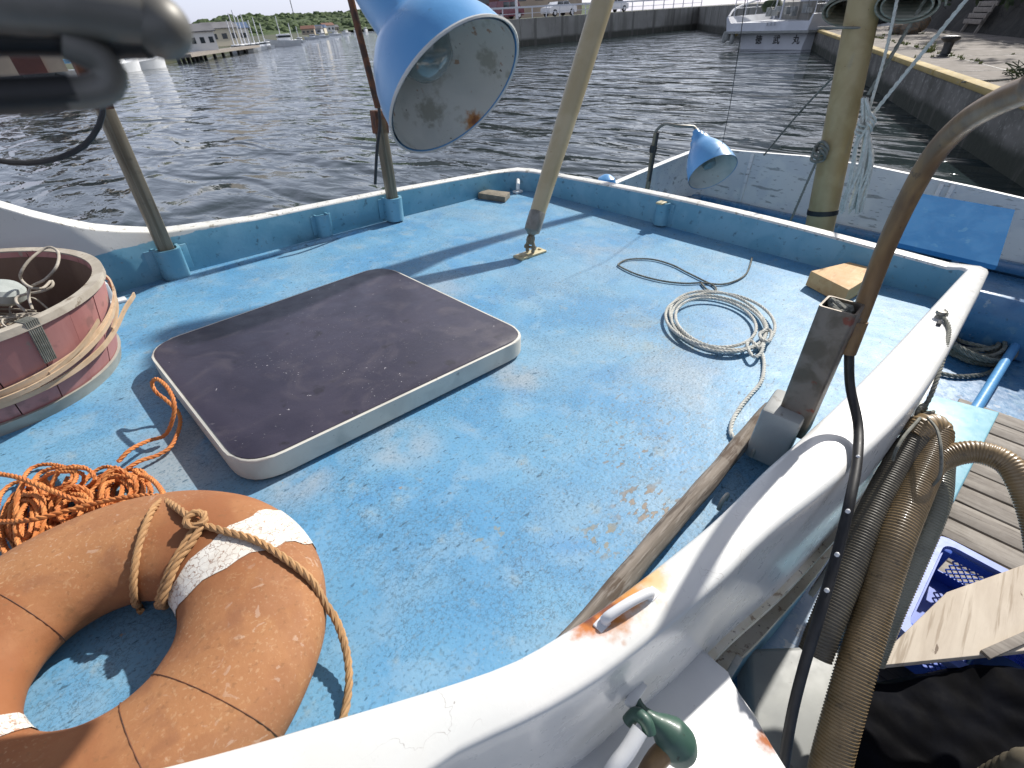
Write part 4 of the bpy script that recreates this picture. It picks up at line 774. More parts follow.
# hoses
def hose(path, r, m, name, label, pitch=.0092, grp='ribbed hoses hung on the cabin side'):
    pts = resample(path, pitch / 4); return tag(MB().tube(pts, lambda i: r + r * .035 * (1 if i % 4 in (0, 1) else -.6), 22).build(name, m, ang=80), label, 'hose', grp)
hose([bp(815, 655, -.42), bp(828, 620, -.34), bp(855, 555, -.22), bp(880, 500, -.12), bp(905, 455, -.04), bp(918, 440, -.01)], .045, m_hosedark, 'ribbed_hose', 'ribbed hose with shade put into its dark colour, hanging closest to the cabin wall')
hose([bp(912, 438, -.01), bp(925, 428, .02), bp(935, 432, .01), bp(930, 455, -.03), bp(915, 490, -.08), bp(895, 540, -.16), bp(873, 610, -.3), bp(850, 690, -.44), bp(828, 775, -.6), bp(815, 850, -.75)], .05, m_hose, 'ribbed_hose', 'thick brown ribbed hose running down to the bottom edge')
hose([bp(925, 445, -.05), bp(940, 445, -.05), bp(940, 470, -.1), bp(935, 505, -.16), bp(912, 560, -.28), bp(890, 610, -.4), bp(870, 660, -.55)], .040, m_hose2, 'ribbed_hose', 'grey green ribbed hose hanging behind the thick brown one')
hose([bp(905, 495, -.12), bp(922, 474, -.06), bp(945, 458, -.02), bp(975, 452, .02), bp(1005, 462, .03), bp(1022, 485, .0), bp(1036, 525, -.08), bp(1045, 580, -.2)], .036, m_hose, 'ribbed_hose', 'light brown ribbed hose arching out to the right side')
# hose tie
ht = thing('hose_tie', 'dark knotted cord holding up the ribbed hoses from the coaming', 'rope', e0)
MB().strands([e0 + V((0, 0, .015)), bp(946, 321, .195), bp(949, 331, .188), bp(945, 352, .17), bp(938, 376, .14), bp(931, 395, .10), bp(924, 408, .055)], .008, step=.01).strands([e0 + V((.01, .01, .02)), e0 + V((.02, -.01, .03)), e0 + V((-.01, -.02, .02)), e0 + V((-.01, .01, .016))], .006, step=.008).build('cord', m_drope, ht)
mb = MB(); kq = bp(925, 412, .055)
for i in range(5): mb.tube(resample([kq + V((math.cos(t_ + i) * .022, math.sin(t_ + i * .7) * .02, math.sin(t_ * 2 + i) * .018 - i * .004)) for t_ in [j * PI / 4 for j in range(9)]], .008), .006, 7)
mb.tube(resample([bp(920, 418, .06), bp(905, 435, .07), bp(896, 450, .05), bp(893, 460, .0)], .01), .005, 6)
mb.tube(resample([bp(928, 418, .07), bp(937, 430, .08), bp(941, 450, .06), bp(940, 475, .0), bp(930, 488, -.05)], .01), .005, 6)
mb.build('knot', m_drope, ht)
# crate
zt = -.62; cA, cB, cD = bp(937, 532, zt), bp(1075, 580, zt), bp(892, 624, zt)
ux_ = (cA - cD); Lx = ux_.length; ux_.normalize(); uy_ = V((ux_.y, -ux_.x, 0)); Ly = .42; Hc = .2
cr = thing('plastic_crate', 'bright blue plastic crate with lattice sides under the wooden plank', 'crate', cD)
def cpt(u_, v_, z_): return cD + ux_ * u_ + uy_ * v_ + V((0, 0, z_))
rc_ = roundpoly([(0, 0), (Lx, 0), (Lx, Ly), (0, Ly)], .06, 6)
def ins(poly, d_): return [(min(max(x, d_), Lx - d_) if True else x, min(max(y, d_), Ly - d_)) for x, y in poly]
o_ = rc_; i_ = [((x - Lx / 2) * (1 - .075 / Lx) + Lx / 2, (y - Ly / 2) * (1 - .075 / Ly) + Ly / 2) for x, y in rc_]
MB().rings([[cpt(x, y, -.03) for x, y in o_], [cpt(x, y, 0) for x, y in o_], [cpt(x, y, 0) for x, y in i_], [cpt(x, y, -.03) for x, y in i_]], True, True).build('crate_rim', m_craterim, cr)
mb = MB(); inner = [((x - Lx / 2) * (1 - .09 / Lx) + Lx / 2, (y - Ly / 2) * (1 - .09 / Ly) + Ly / 2) for x, y in rc_]
def lat(p0, p1, z0, z1, mbx, th=.004, step=.028):
    L_ = (V(p1) - V(p0)).length; n_ = int(L_ / step); Hh = z1 - z0; P = lambda s_, z_: cpt(*(V(p0) + (V(p1) - V(p0)) * (s_ / L_)), z_)
    for i in range(-int(Hh / step) - 1, n_ + int(Hh / step) + 2):
        for sg in (1, -1):
            s0 = i * step; s1 = s0 + sg * Hh; za, zb = z0, z1
            if sg == 1 and s0 < 0: za = z0 - s0; s0 = 0
            if s1 > L_: zb = z0 + (L_ - i * step); s1 = L_
            if sg == -1 and s0 > L_: za = z0 + (s0 - L_); s0 = L_
            if s1 < 0: zb = z0 + i * step; s1 = 0
            if 0 <= s0 <= L_ and 0 <= s1 <= L_ and zb > za + .004: mbx.beam(P(s0, za), P(s1, zb), .006, th)
e_ = .045
mb = MB(); lat((Lx - e_, e_ + .05), (Lx - e_, Ly - e_ - .05), -Hc + .05, -.05, mb); mb.build('crate_lattice', m_crate, cr)
mb = MB(); lat((e_ + .05, Ly - e_), (Lx - e_ - .05, Ly - e_), -Hc + .05, -.05, mb); mb.build('crate_lattice', m_crate, cr)
mb = MB(); lat((e_, e_ + .05), (e_, Ly - e_ - .05), -Hc + .05, -.05, mb); mb.build('crate_lattice', m_crate, cr)
mb = MB(); lat((e_ + .05, e_), (Lx - e_ - .05, e_), -Hc + .05, -.05, mb); mb.build('crate_lattice', m_crate, cr)
mb = MB()
for zz0, zz1 in ((-.055, -.02), (-Hc, -Hc + .055)):
    for (p0, p1) in (((e_, e_), (Lx - e_, e_)), ((Lx - e_, e_), (Lx - e_, Ly - e_)), ((Lx - e_, Ly - e_), (e_, Ly - e_)), ((e_, Ly - e_), (e_, e_))): mb.beam(cpt(*p0, (zz0 + zz1) / 2), cpt(*p1, (zz0 + zz1) / 2), .006, zz1 - zz0)
for p0 in ((e_, e_), (Lx - e_, e_), (Lx - e_, Ly - e_), (e_, Ly - e_)): mb.box(cpt(*p0, -Hc / 2), (.06, .06, Hc - .02), Matrix((ux_, uy_, V((0, 0, 1)))).transposed(), .01)
mb.build('crate_wall', m_crate, cr)
MB().box(cpt(Lx / 2, Ly / 2, -Hc), (Lx - .09, Ly - .09, .006), Matrix((ux_, uy_, V((0, 0, 1)))).transposed()).build('crate_floor', m_crate, cr)
# plank across the crate
zp = -.585; pq = [bp(866, 670, zp), bp(945, 594, zp + .01), bp(1060, 552, zp + .02), bp(1060, 650, zp)]
plk = thing('wooden_board', 'bleached split wooden board laid across the blue crate', 'board', pq[0])
MB().prism([(p.x, p.y) for p in pq], zp, zp + .024, bev=.003).build('board', m_plank, plk)
pa_, pb_2 = bp(985, 655, zp + .03), bp(1060, 622, zp + .03); MB().beam(pa_, pb_2, .03, .012, .002).build('edge_batten', m_duck, plk)
# black sheet with shade put into its colour, drum, grey fitting
rows = []; NC, NR = 44, 34
for r_ in range(NR + 1):
    v_ = r_ / NR; row = []
    for c_ in range(NC + 1):
        u_ = c_ / NC; x_ = (860 - 22 * min(1, v_ * 2.5)) * (1 - u_) + 1085 * u_; y_ = (668 - 14 * u_) * (1 - v_) + 850 * v_ + 4 * math.sin(u_ * 9) * (1 - v_)
        q = bp(x_, y_, -.612 + .02 * min(1, max(0, (u_ - .25) * 4))); e_d = min(u_, 1 - u_, v_ * .8 + .02, 1 - v_)
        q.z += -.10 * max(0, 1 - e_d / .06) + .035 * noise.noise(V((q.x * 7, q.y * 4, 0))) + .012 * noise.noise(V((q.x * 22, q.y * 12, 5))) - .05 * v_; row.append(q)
    rows.append(row)
tag(MB().rings(rows, False).build('shade_black_sheet', m_sheet), 'black rubber sheet with shade put into its colour, bunched up below the wooden board', 'sheet')
dr = bp(1012, 682, -.62); tag(MB().lathe([(0, -.3), (.10, -.3), (.115, -.28), (.115, -.15), (.12, -.14), (.115, -.13), (.113, -.02), (.10, 0), (0, .004)], dr, V((.1, 0, 1)), 32).build('plastic_drum', m_drum), 'glossy dark blue plastic drum under the board edge', 'drum')
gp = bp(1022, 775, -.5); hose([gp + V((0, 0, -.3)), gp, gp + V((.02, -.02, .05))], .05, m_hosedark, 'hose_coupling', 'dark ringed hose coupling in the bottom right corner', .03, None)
# coil on the lower deck
lc = tag(bpy.data.objects.new('tmp', None), '', ''); bpy.data.objects.remove(lc)
c0 = bp(972, 347, LOW + .03); mb = MB()
for lay in range(3):
    path = []
    for i in range(70):
        t_ = i / 14 * 2 * PI; rr = .13 + .02 * (i / 14) + .03 * math.sin(i * .37 + lay); path.append(c0 + V((.03 * math.sin(lay * 2) + math.cos(t_) * rr * 1.5, math.sin(t_) * rr, .01 + .035 * lay + .02 * math.sin(i * .8 + lay))))
    mb.strands(path, .016, step=.02, sides=5)
mb.strands([bp(1010, 345, LOW + .05), bp(1003, 362, LOW + .02), bp(985, 374, LOW + .02), bp(955, 376, LOW + .02), bp(930, 370, LOW + .02)], .017, step=.02)
tag(mb.build('heavy_rope_coil', m_drope), 'heavy grey rope coil on the lower blue deck behind the coaming corner', 'rope')
# green casting near the lens
gz = -.08; gc = thing('green_clamp', 'green cast clamp with a curved horn on the near coaming side', 'clamp', bp(665, 730, gz))
mb = MB(); gp0 = bp(634, 690, gz + .03)
gpts = resample([bp(634, 689, gz + .05), bp(638, 704, gz + .05), bp(650, 718, gz + .045), bp(664, 729, gz + .03), bp(676, 742, gz + .01), bp(684, 760, gz - .03)], .003); kg = len(gpts) - 1
mb.tube(gpts, lambda i: interp([(0, .009), (.25, .011), (.42, .020), (.6, .036), (.75, .040), (.88, .035), (.96, .022), (1, .006)], i / kg), 28)
mb.build('casting', m_green, gc)
pt0, pt1 = bp(650, 748, gz + .02), bp(628, 800, gz - .12)
MB().tube(resample([bp(668, 748, gz + .01), bp(655, 762, gz - .01), bp(640, 790, gz - .06), bp(625, 830, gz - .12)], .01), .021, 22).build('pipe_end', m_pipe, gc)
MB().tube(resample([bp(628, 722, gz + .05), bp(636, 714, gz + .07), bp(646, 722, gz + .075), bp(650, 735, gz + .06)], .005), .0135, 12).build('cuff', m_green, gc)
MB().tube(resample([bp(640, 730, gz + .075), bp(628, 750, gz + .06), bp(612, 772, gz + .04), bp(600, 800, gz)], .01), .016, 14).build('white_grip', m_white, gc)
MB().beam(bp(628, 706, gz + .06), bp(643, 683, gz + .05), .022, .012, .004).build('bracket', m_white, gc)
# out-of-focus fitting beside the lens
fz = thing('overhead_fitting', 'dark grey metal fitting with a hooked arm close to the lens, out of focus', 'fitting', near(60, 40, .30))
D = .27
MB().tube(resample([near(-90, -12, D), near(0, 2, D), near(80, 8, D), near(140, 18, D), near(158, 24, D)], .006), lambda i: .0095, 20).build('upper_bar', m_fore, fz)
mb = MB(); bmesh.ops.create_uvsphere(mb.bm, u_segments=24, v_segments=16, radius=.0108, matrix=Matrix.Translation(near(160, 27, D))); mb.build('bar_end', m_fore, fz)
MB().tube(resample([near(-60, 40, D * 1.02), near(30, 40, D * 1.02), near(110, 44, D * 1.02), near(150, 44, D * 1.0)], .006), .0050, 16).build('lower_edge', m_foredark, fz)
MB().tube(resample([near(62, 42, D), near(84, 50, D), near(102, 61, D), near(110, 76, D), near(104, 88, D), near(85, 93, D), near(62, 94, D)], .0025), .0058, 16).build('hook_arm', m_fore, fz)
MB().tube(resample([near(75, 92, D), near(30, 95, D), near(-60, 98, D)], .006), .0060, 16).build('hook_tail', m_foredark, fz)
tag(MB().tube(resample([near(103, 100, 1.1), near(103, 112, 1.1), near(98, 128, 1.1), near(84, 146, 1.1), near(62, 157, 1.1), (near(32, 163, 1.1)), near(0, 161, 1.1), near(-50, 150, 1.1)], .02), .0042, 8).build('sagging_cable', m_black), 'thin black cable sagging across the water at the left edge', 'cable')

# =================================================================== harbour (level world frame, water at z = 0)
FRAME[0] = False
Z3 = V((0, 0, 0))
def flat(name, pts, z, m, kind='structure'):
    return tag(MB().poly([(p[0], p[1], z) for p in pts]).build(name, m, org=Z3), kind=kind)
flat('water', [(-3000, -3000), (3000, -3000), (3000, 3000), (-3000, 3000)], 0, m_water)
# quay on the right
qa, qb = wp(1000, 95, 1.0), wp(825, 33, 1.0); qu = (qb - qa); qu.z = 0; qu.normalize(); qn = V((qu.y, -qu.x, 0))
def Q(u, v, z=0): p = qa + qu * u + qn * v; return V((p.x, p.y, z))
QL = (qb - qa).length + 5
mb = MB(); vs = [Q(-14, .22), Q(QL, .22), Q(QL, 9), Q(-14, 9)]; mb.poly([(p.x, p.y, 1.0) for p in vs]).build('quay', m_quaytop, org=Z3)['kind'] = 'structure'; WORLD[-1]['label'] = 'pale concrete quay top with grass in its joints'
def slab(name, p0, p1, thick, z0, z1, m, label=None, cat=None, kind=None, bev=0.0):
    p0, p1 = V(p0), V(p1); d_ = (p1 - p0); d_.z = 0; n_ = V((d_.y, -d_.x, 0)).normalized() * thick; mb = MB()
    lo = [p0, p1, p1 + n_, p0 + n_]; mb.prism([(p.x, p.y) for p in lo], z0, z1, bev)
    return tag(mb.build(name, m, smooth=False), label, cat, kind=kind)
slab('quay_wall', Q(-14, 0), Q(QL, 0), .5, -2, .93, m_quayface, 'rough grey quay wall face above the dark water', 'quay wall')
u = -14
kerb = MB()
while u < QL:
    L_ = 2.0; mb_ = kerb; p0 = Q(u + .012, -.04); p1 = Q(u + L_ - .012, -.04); c = (p0 + p1) / 2 + qn * .15; kerb.box(V((c.x, c.y, .985)), (L_ - .024, .30, .13), Matrix((qu, qn, V((0, 0, 1)))).transposed(), .035, 2); u += L_
tag(kerb.build('kerb', m_yellow), 'yellow painted kerb along the quay edge', kind='structure')
mb = MB()
for v_ in (1.4, 4.2): mb.beam(Q(-14, v_, 1.003), Q(QL, v_, 1.003), .03, .004)
for u_ in range(-12, int(QL), 4): mb.beam(Q(u_, .4, 1.003), Q(u_, 8.8, 1.003), .025, .004)
tag(mb.build('quay_joint', m_dark, org=Z3), kind='structure')
# weeds in the joints
mb = MB(); sp_ = [(wp(928, 52, 1.0), .28, 46)] + [(Q(R.uniform(-2, 20), 1.4 + R.gauss(0, .06), 1.0), R.uniform(.03, .11), 9) for _ in range(70)] + [(Q(4 * R.randint(0, 5), R.uniform(.5, 6), 1.0), R.uniform(.03, .09), 8) for _ in range(30)]
for c, hgt_, k_ in sp_:
    for i in range(k_):
        b0 = c + V((R.uniform(-.2, .2) * hgt_ * 5, R.uniform(-.12, .12) * hgt_ * 5, 0)); tp = b0 + V((R.uniform(-.6, .6), R.uniform(-.6, .6), R.uniform(.6, 1.2))) * hgt_; sd = V((R.uniform(-1, 1), R.uniform(-1, 1), 0)).normalized() * .022
        mb.poly([b0 - sd, b0 + sd, tp])
tag(mb.build('weeds', m_weed, smooth=False), kind='stuff')
# bollard
bc = wp(944, 56, 1.0); bo = tag(MB().lathe([(.20, 0), (.20, .02), (.13, .05), (.115, .2), (.13, .34), (.22, .40), (.24, .44), (.22, .48), (.10, .50), (0, .50)], bc, V((.05, 0, 1)), 20).build('bollard', m_dark), 'dark rusty mooring bollard standing on the quay', 'bollard')
MB().lathe([(0, .502), (.10, .502), (.2, .488)], bc, V((.05, 0, 1)), 20).build('pale_cap', m_rail2, bo)  # pale disc over the bollard top
tag(MB().strands([wp(962, 82, 1.03), wp(985, 81, 1.02), wp(1012, 79, 1.03), wp(1040, 74, 1.1)], .022, step=.06).build('mooring_rope', m_drope), 'dark mooring rope lying across the sunlit quay', 'rope')
mb = MB()
for i in range(40):
    b0 = wp(1022 + R.uniform(-8, 14), 78 + R.uniform(-3, 4), 1.0); mb.tube([b0, b0 + V((R.uniform(-.2, .2), R.uniform(-.2, .2), R.uniform(.02, .3))), b0 + V((R.uniform(-.3, .3), R.uniform(-.3, .3), R.uniform(.0, .3)))], .012, 4)
tag(mb.build('net_heap', m_leafn), 'small dark net heap on the quay at the right edge', 'net')
# bench like board pile and low clutter against the bank
bq = wp(968, 33, 1.0); bd = thing('plank_stack', 'pale weathered planks propped against the dark bank', 'planks', bq)
for i in range(4):
    MB().beam(bq + qu * -1.0 + V((0, 0, .42 + i * .2)) + qn * (.1 * i), bq + qu * 1.1 + V((0, 0, .40 + i * .2)) + qn * (.1 * i), .06, .17, .01).build('plank', m_duck, bd)
for s_ in (-.8, .9): MB().beam(bq + qu * s_, bq + qu * s_ + V((0, 0, 1.05)) + qn * .3, .1, .1).build('leg', m_duck, bd)
for (x, y, s_, mm, lb, nm, ct) in ((905, 34, .9, m_net, 'brown net bundle dumped on the quay behind the mast', 'net_bundle', 'net'), (878, 24, .7, m_dark, 'dark crate like clutter on the far quay beside the mast', 'clutter_heap', 'clutter'), (1000, 30, .8, m_dark, 'dark covered heap on the quay at the foot of the bank', 'covered_heap', 'heap')):
    c = wp(x, y, 1.0); mb = MB()
    for i in range(7): bmesh.ops.create_icosphere(mb.bm, subdivisions=2, radius=s_ * R.uniform(.25, .5), matrix=Matrix.Translation(c + V((R.uniform(-.5, .5), R.uniform(-.5, .5), R.uniform(.1, .4))) * 1.0))
    for v in mb.bm.verts: v.co += V((noise.noise(v.co * 3), noise.noise(v.co * 3 + V((7, 0, 0))), noise.noise(v.co * 3 + V((0, 9, 0))))) * .14; v.co.z = max(v.co.z, 1.0)
    tag(mb.build(nm, mm), lb, ct)
# bank behind the quay
mb = MB(); rows = []
for i in range(int(QL) + 20):
    u_ = -16 + i * 1.0; row = []
    for j in range(14):
        z = 1.0 + j * .55; v_ = 5.0 + (j * .28) + .5 * noise.noise(V((u_ * .4, z * .5, 0))) + .25 * noise.noise(V((u_ * 1.5, z * 1.7, 3))); row.append(Q(u_, v_, z))
    row.append(Q(u_, 30, 9)); rows.append(row)
mb.rings(rows, False); tag(mb.build('bank', m_rock, org=Z3), 'dark steep stone bank behind the quay', kind='structure')
def leafball(mb, c, r, k, s_):
    for i in range(k):
        d_ = V((R.gauss(0, 1), R.gauss(0, 1), R.gauss(0, 1))); d_.normalize(); p = c + V((d_.x * r, d_.y * r, d_.z * r * .75)) * (R.random() ** .35); t1 = V((R.gauss(0, 1), R.gauss(0, 1), R.gauss(0, 1))).normalized(); t2 = t1.orthogonal().normalized()
        mb.poly([p - t1 * s_, p + t2 * s_ * .5, p + t1 * s_, p - t2 * s_ * .5])
mb = MB()
for i in range(240):
    u_ = R.uniform(-14, QL + 2); v_ = R.uniform(5.4, 10.5); z = 1.4 + (v_ - 4.8) * R.uniform(.9, 2.0); leafball(mb, Q(u_, v_, z), R.uniform(.5, 1.1), 60, .16)
tag(mb.build('bank_undergrowth', m_leafn, smooth=False), kind='stuff')
# trees shading the quay
for i, (u_, lab) in enumerate(((5, 'dark leafy tree on the bank nearest the boat'), (13, 'second dark leafy tree along the bank top'), (24, 'third dark leafy tree along the bank above the quay'), (33, 'farthest dark leafy tree on the bank by the moored boat'))):
    base = Q(u_, 8.6 + R.uniform(-.5, 1), 5.0); tr = thing('bank_tree', lab, 'tree', base, 'trees on the bank')
    mb = MB(); mb.tube([base + V((0, 0, -3)), base + V((.2, .1, 2)), base + V((.1, -.4, 5))], lambda i: [.3, .22, .12][i], 10)
    for k_ in range(5): a_ = k_ * 1.3; mb.tube([base + V((.15, .1, 1.5 + k_ * .5)), base + V((math.cos(a_) * 1.6, math.sin(a_) * 1.6, 3 + k_ * .5))], .08, 6)
    mb.build('trunk', m_rock, tr); mb = MB()
    for k_ in range(34): leafball(mb, base + V((R.gauss(0, 1.5), R.gauss(0, 1.5), R.uniform(2.2, 6.5))), R.uniform(.6, 1.1), 70, .17)
    mb.build('crown', m_leafn, tr, smooth=False)
# seawall across the harbour
s0, s1 = wp(425, 56.5), wp(700, 28.5); s1 = s0 + (s1 - s0) * 1.0; sd_ = (s1 - s0); sd_.z = 0; SLn = sd_.length; sd_.normalize(); sn = V((-sd_.y, sd_.x, 0))
if sn.dot(s0) < 0: sn = -sn
SH = 2.45
def SW(u_, v_, z): p = s0 + sd_ * u_ + sn * v_; return V((p.x, p.y, z))
def wallbox(name, u0, u1, v0, v1, z0, z1, m, label, cat, kind=None, bev=0):
    c = SW((u0 + u1) / 2, (v0 + v1) / 2, (z0 + z1) / 2); return tag(MB().box(c, (abs(u1 - u0), abs(v1 - v0), z1 - z0), Matrix((sd_, sn, V((0, 0, 1)))).transposed(), bev).build(name, m, smooth=False), label, cat, kind=kind)
USW = 4.0
wallbox('seawall', USW, SLn, 0, .6, -2, SH, m_wallc, 'long grey concrete seawall across the harbour', 'seawall')
wallbox('road', USW, SLn + 30, .6, 14, -2, SH - .02, m_conc, None, None, 'structure')
# return wall turning towards the quay
r0 = SW(SLn, 0, 0); r1 = wp(727, 24.5); r1 = r0 + (r1 - r0).normalized() * 1; tgt = Q(QL, 0, 0)
slab('return_wall', r0, tgt, .6, -2, SH, m_wallc, 'darker grey return wall between seawall corner and quay', 'seawall')
mb = MB(); mb.prism([(p.x, p.y) for p in (r0 + (tgt - r0).normalized() * .0 + sn * .6, tgt + qu * .7, tgt + qu * 30 + qn * 10, r0 + sd_ * 20)], -2, SH - .03); tag(mb.build('upper_yard', m_conc, smooth=False), kind='structure')
# railing
rl_ = thing('guard_railing', 'white guard railing along the top of the seawall', 'railing', SW(0, .3, SH))
for z in (.45, .98): MB().beam(SW(USW, .3, SH + z), SW(SLn, .3, SH + z), .1, .16 if z > .9 else .05).build('rail', m_rail2, rl_)
for i in range(int((SLn - USW) / 2.0) + 1): MB().beam(SW(USW + i * 2.0, .3, SH), SW(USW + i * 2.0, .3, SH + .98), .09, .09).build('post', m_rail2, rl_)
# cars
def make_car(name, label, m, loc, ang_, body='sedan'):
    t = thing(name, label, 'car', Z3, 'cars parked behind the seawall')
    pr = {'sedan': [(-2.2, .45), (-2.15, .85), (-1.3, .98), (-.7, 1.42), (.7, 1.45), (1.35, 1.0), (2.1, .9), (2.2, .5), (2.1, .3), (-2.1, .3)], 'van': [(-2.2, .45), (-2.15, 1.0), (-1.75, 1.8), (1.2, 1.85), (1.75, 1.1), (2.15, .95), (2.2, .5), (2.1, .3), (-2.1, .3)]}[body]
    rows = [[V((x * f_, y, z if abs(y) < .8 or z < 1 else z - .05)) for x, z in pr] for y, f_ in ((-.84, .98), (-.8, 1), (.8, 1), (.84, .98))]
    MB().rings(rows, True, False, True).build('body', m, t)
    wz = (1.02, 1.36) if body == 'sedan' else (1.1, 1.65)
    for s_ in (-1, 1):
        for (x0, x1) in ((-.95, -.05), (.03, .85)): MB().box((((x0 + x1) / 2), s_ * .845, (wz[0] + wz[1]) / 2), (x1 - x0, .02, wz[1] - wz[0]), bev=.008).build('window', m_glass, t)
        for x in (-1.35, 1.35):
            wl = MB().lathe([(0, -.1), (.32, -.1), (.34, -.06), (.34, .06), (.32, .1), (0, .1)], V((x, s_ * .78, .33)), V((0, 1, 0)), 20).build('wheel', m_tyre, t)
            MB().lathe([(0, .105), (.18, .105), (.19, .1)] if s_ > 0 else [(0, -.105), (.18, -.105), (.19, -.1)], V((x, s_ * .78, .33)), V((0, 1, 0)), 14).build('rim', m_rail2, wl)
    t.location = loc; t.rotation_euler = (0, 0, ang_); BASE[t.as_pointer()] = Z3; return t
ca = math.atan2(sd_.y, sd_.x)
def at_wall(px_): # u along the seawall seen at pixel column px_
    best = min(range(0, 900), key=lambda i: abs(proj_x(SW(-50 + i * .15, .3, SH)) - px_)); return -50 + best * .15
MI = cam.matrix_world.inverted()
def proj_x(p): q = MI @ p; return CX + F * q.x / -q.z
make_car('parked_car', 'white car parked behind the railing, just left of the cream boom', m_carw, SW(at_wall(577), 3.4, SH), ca)
make_car('parked_car', 'dark van parked behind the railing, right of the big lamp', m_cargrey, SW(at_wall(480), 4.2, SH), ca, 'van')
make_car('parked_car', 'pale car parked behind the railing, right of the cream boom', m_carw, SW(at_wall(632), 3.6, SH), ca + PI)
make_car('parked_car', 'maroon van parked behind the white car', m_carred, SW(at_wall(545), 7.5, SH), ca, 'van')
# lamp posts and building behind the road
for px_, lab in ((466, 'grey street post nearest the big lamp'), (524, 'pale street post standing before the red building')):
    b0 = SW(at_wall(px_), 1.6, SH); t = thing('street_post', lab, 'post', b0, 'street posts on the seawall road'); MB().tube([b0, b0 + V((0, 0, 7))], .13, 12).build('shaft', m_rail2, t); MB().tube(resample([b0 + V((0, 0, 7)), b0 + V((0, 0, 7.6)), b0 + sn * -.8 + V((0, 0, 7.9))], .1), .07, 8).build('arm', m_rail2, t)
def shed(name, c, L_, W_, H_, ang_, m, label, roof=m_roof, nwin=4):
    t = thing(name, label, 'building', c); rm = Matrix.Rotation(ang_, 3, 'Z'); P = lambda x, y, z: c + rm @ V((x, y, z))
    MB().box(P(0, 0, H_ / 2), (L_, W_, H_), rm).build('wall', m, t, smooth=False)
    MB().rings([[P(x, -W_ / 2 - .3, H_), P(x, 0, H_ + W_ * .28), P(x, W_ / 2 + .3, H_), P(x, W_ / 2 + .3, H_ - .12), P(x, -W_ / 2 - .3, H_ - .12)] for x in (-L_ / 2 - .3, L_ / 2 + .3)], True, False, True).build('roof', roof, t, smooth=False)
    for i in range(nwin):
        for s_ in (-1, 1): MB().box(P(-L_ / 2 + L_ * (i + .5) / nwin, s_ * (W_ / 2 + .02), H_ * .55), (L_ / nwin * .5, .06, H_ * .3), rm).build('window', m_glass, t, smooth=False)
    return t
shed('harbour_shed', SW(at_wall(545), 20, SH), 16, 7, 4.5, ca, m_brick, 'dark red building behind the parked cars and railing', nwin=5)
shed('harbour_shed', SW(at_wall(650), 24, SH), 14, 8, 5, ca, m_beige, 'beige building behind the seawall near the wall corner', nwin=4)
# moored boat with the name on its stern
b_l, b_r = wp(736, 49), wp(806, 50); bu = (b_r - b_l); bu.z = 0; BWd = bu.length; bu.normalize(); bn_ = V((-bu.y, bu.x, 0))
if bn_.dot(b_l) < 0: bn_ = -bn_
bcn = (b_l + b_r) / 2; mo = thing('moored_boat', 'white fishing boat moored stern first at the far end of the quay', 'boat', V((bcn.x, bcn.y, 0)))
def BP(x, y, z): p = bcn + bu * x + bn_ * y; return V((p.x, p.y, z))
hw = BWd / 2; wl_ = []
for y in (0, .6, 4, 8, 11, 13):
    k_ = {0: .86, .6: 1, 4: 1.12, 8: 1.1, 11: .7, 13: .05}[y]; rise = .0 if y < 6 else (y - 6) * .16
    wl_.append([BP(-hw * k_, y, -.3), BP(-hw * k_ * 1.02, y, .15), BP(-hw * k_ * 1.1, y, .95 + rise), BP(hw * k_ * 1.1, y, .95 + rise), BP(hw * k_ * 1.02, y, .15), BP(hw * k_, y, -.3)])
MB().rings(wl_, True, False, True).build('hull', m_hullgrey, mo, ang=25)
up_ = []
for y in (-.9, .4, 4, 8, 11, 13.6):
    k_ = {-.9: 1.16, .4: 1.3, 4: 1.36, 8: 1.3, 11: .85, 13.6: .06}[y]; rise = .0 if y < 6 else (y - 6) * .17
    up_.append([BP(-hw * k_ * .97, y, 1.0 + rise), BP(-hw * k_ * 1.03, y, 1.85 + rise), BP(-hw * k_ * 1.0, y + .02, 1.87 + rise), BP(-hw * k_ * .93, y + (.12 if y < 0 else 0), 1.5 + rise), BP(hw * k_ * .93, y + (.12 if y < 0 else 0), 1.5 + rise), BP(hw * k_ * 1.0, y + .02, 1.87 + rise), BP(hw * k_ * 1.03, y, 1.85 + rise), BP(hw * k_ * .97, y, 1.0 + rise)])
MB().rings(up_, True, False, True).build('stern_platform', m_hullgrey, mo, ang=25)
MB().rings([[BP(-hw * 1.17 - .02, -.96, z), BP(hw * 1.17 + .02, -.96, z), BP(hw * 1.32, .5, z), BP(-hw * 1.32, .5, z)] for z in (.93, 1.06)], True, False, True).build('rubbing_strake', m_greygrp, mo, smooth=False)
hb = MB().box(BP(.5, 5.5, 3.0), (2.6, 4.5, 2.9), Matrix((bu, bn_, V((0, 0, 1)))).transposed(), .06).build('wheelhouse', m_hullgrey, mo)
for x in (-.4, .5, 1.4): MB().box(BP(x, 3.22, 3.7), (.6, .05, .7), Matrix((bu, bn_, V((0, 0, 1)))).transposed()).build('window', m_glass, hb)
MB().box(BP(.5, 5.5, 4.52), (3.1, 5.1, .1), Matrix((bu, bn_, V((0, 0, 1)))).transposed(), .02).build('wheelhouse_roof', m_hullgrey, mo)
rg = MB()
for x in (-hw * 1.1, hw * 1.1):
    for y in (-.5, .6, 1.7, 2.8): rg.tube([BP(x, y, 1.85), BP(x, y, 2.75)], .03, 8)
    rg.tube([BP(x, -.5, 2.75), BP(x, 2.8, 2.75)], .03, 8).tube([BP(x, -.5, 2.3), BP(x, 2.8, 2.3)], .02, 8)
rg.build('side_railing', m_rail2, mo)
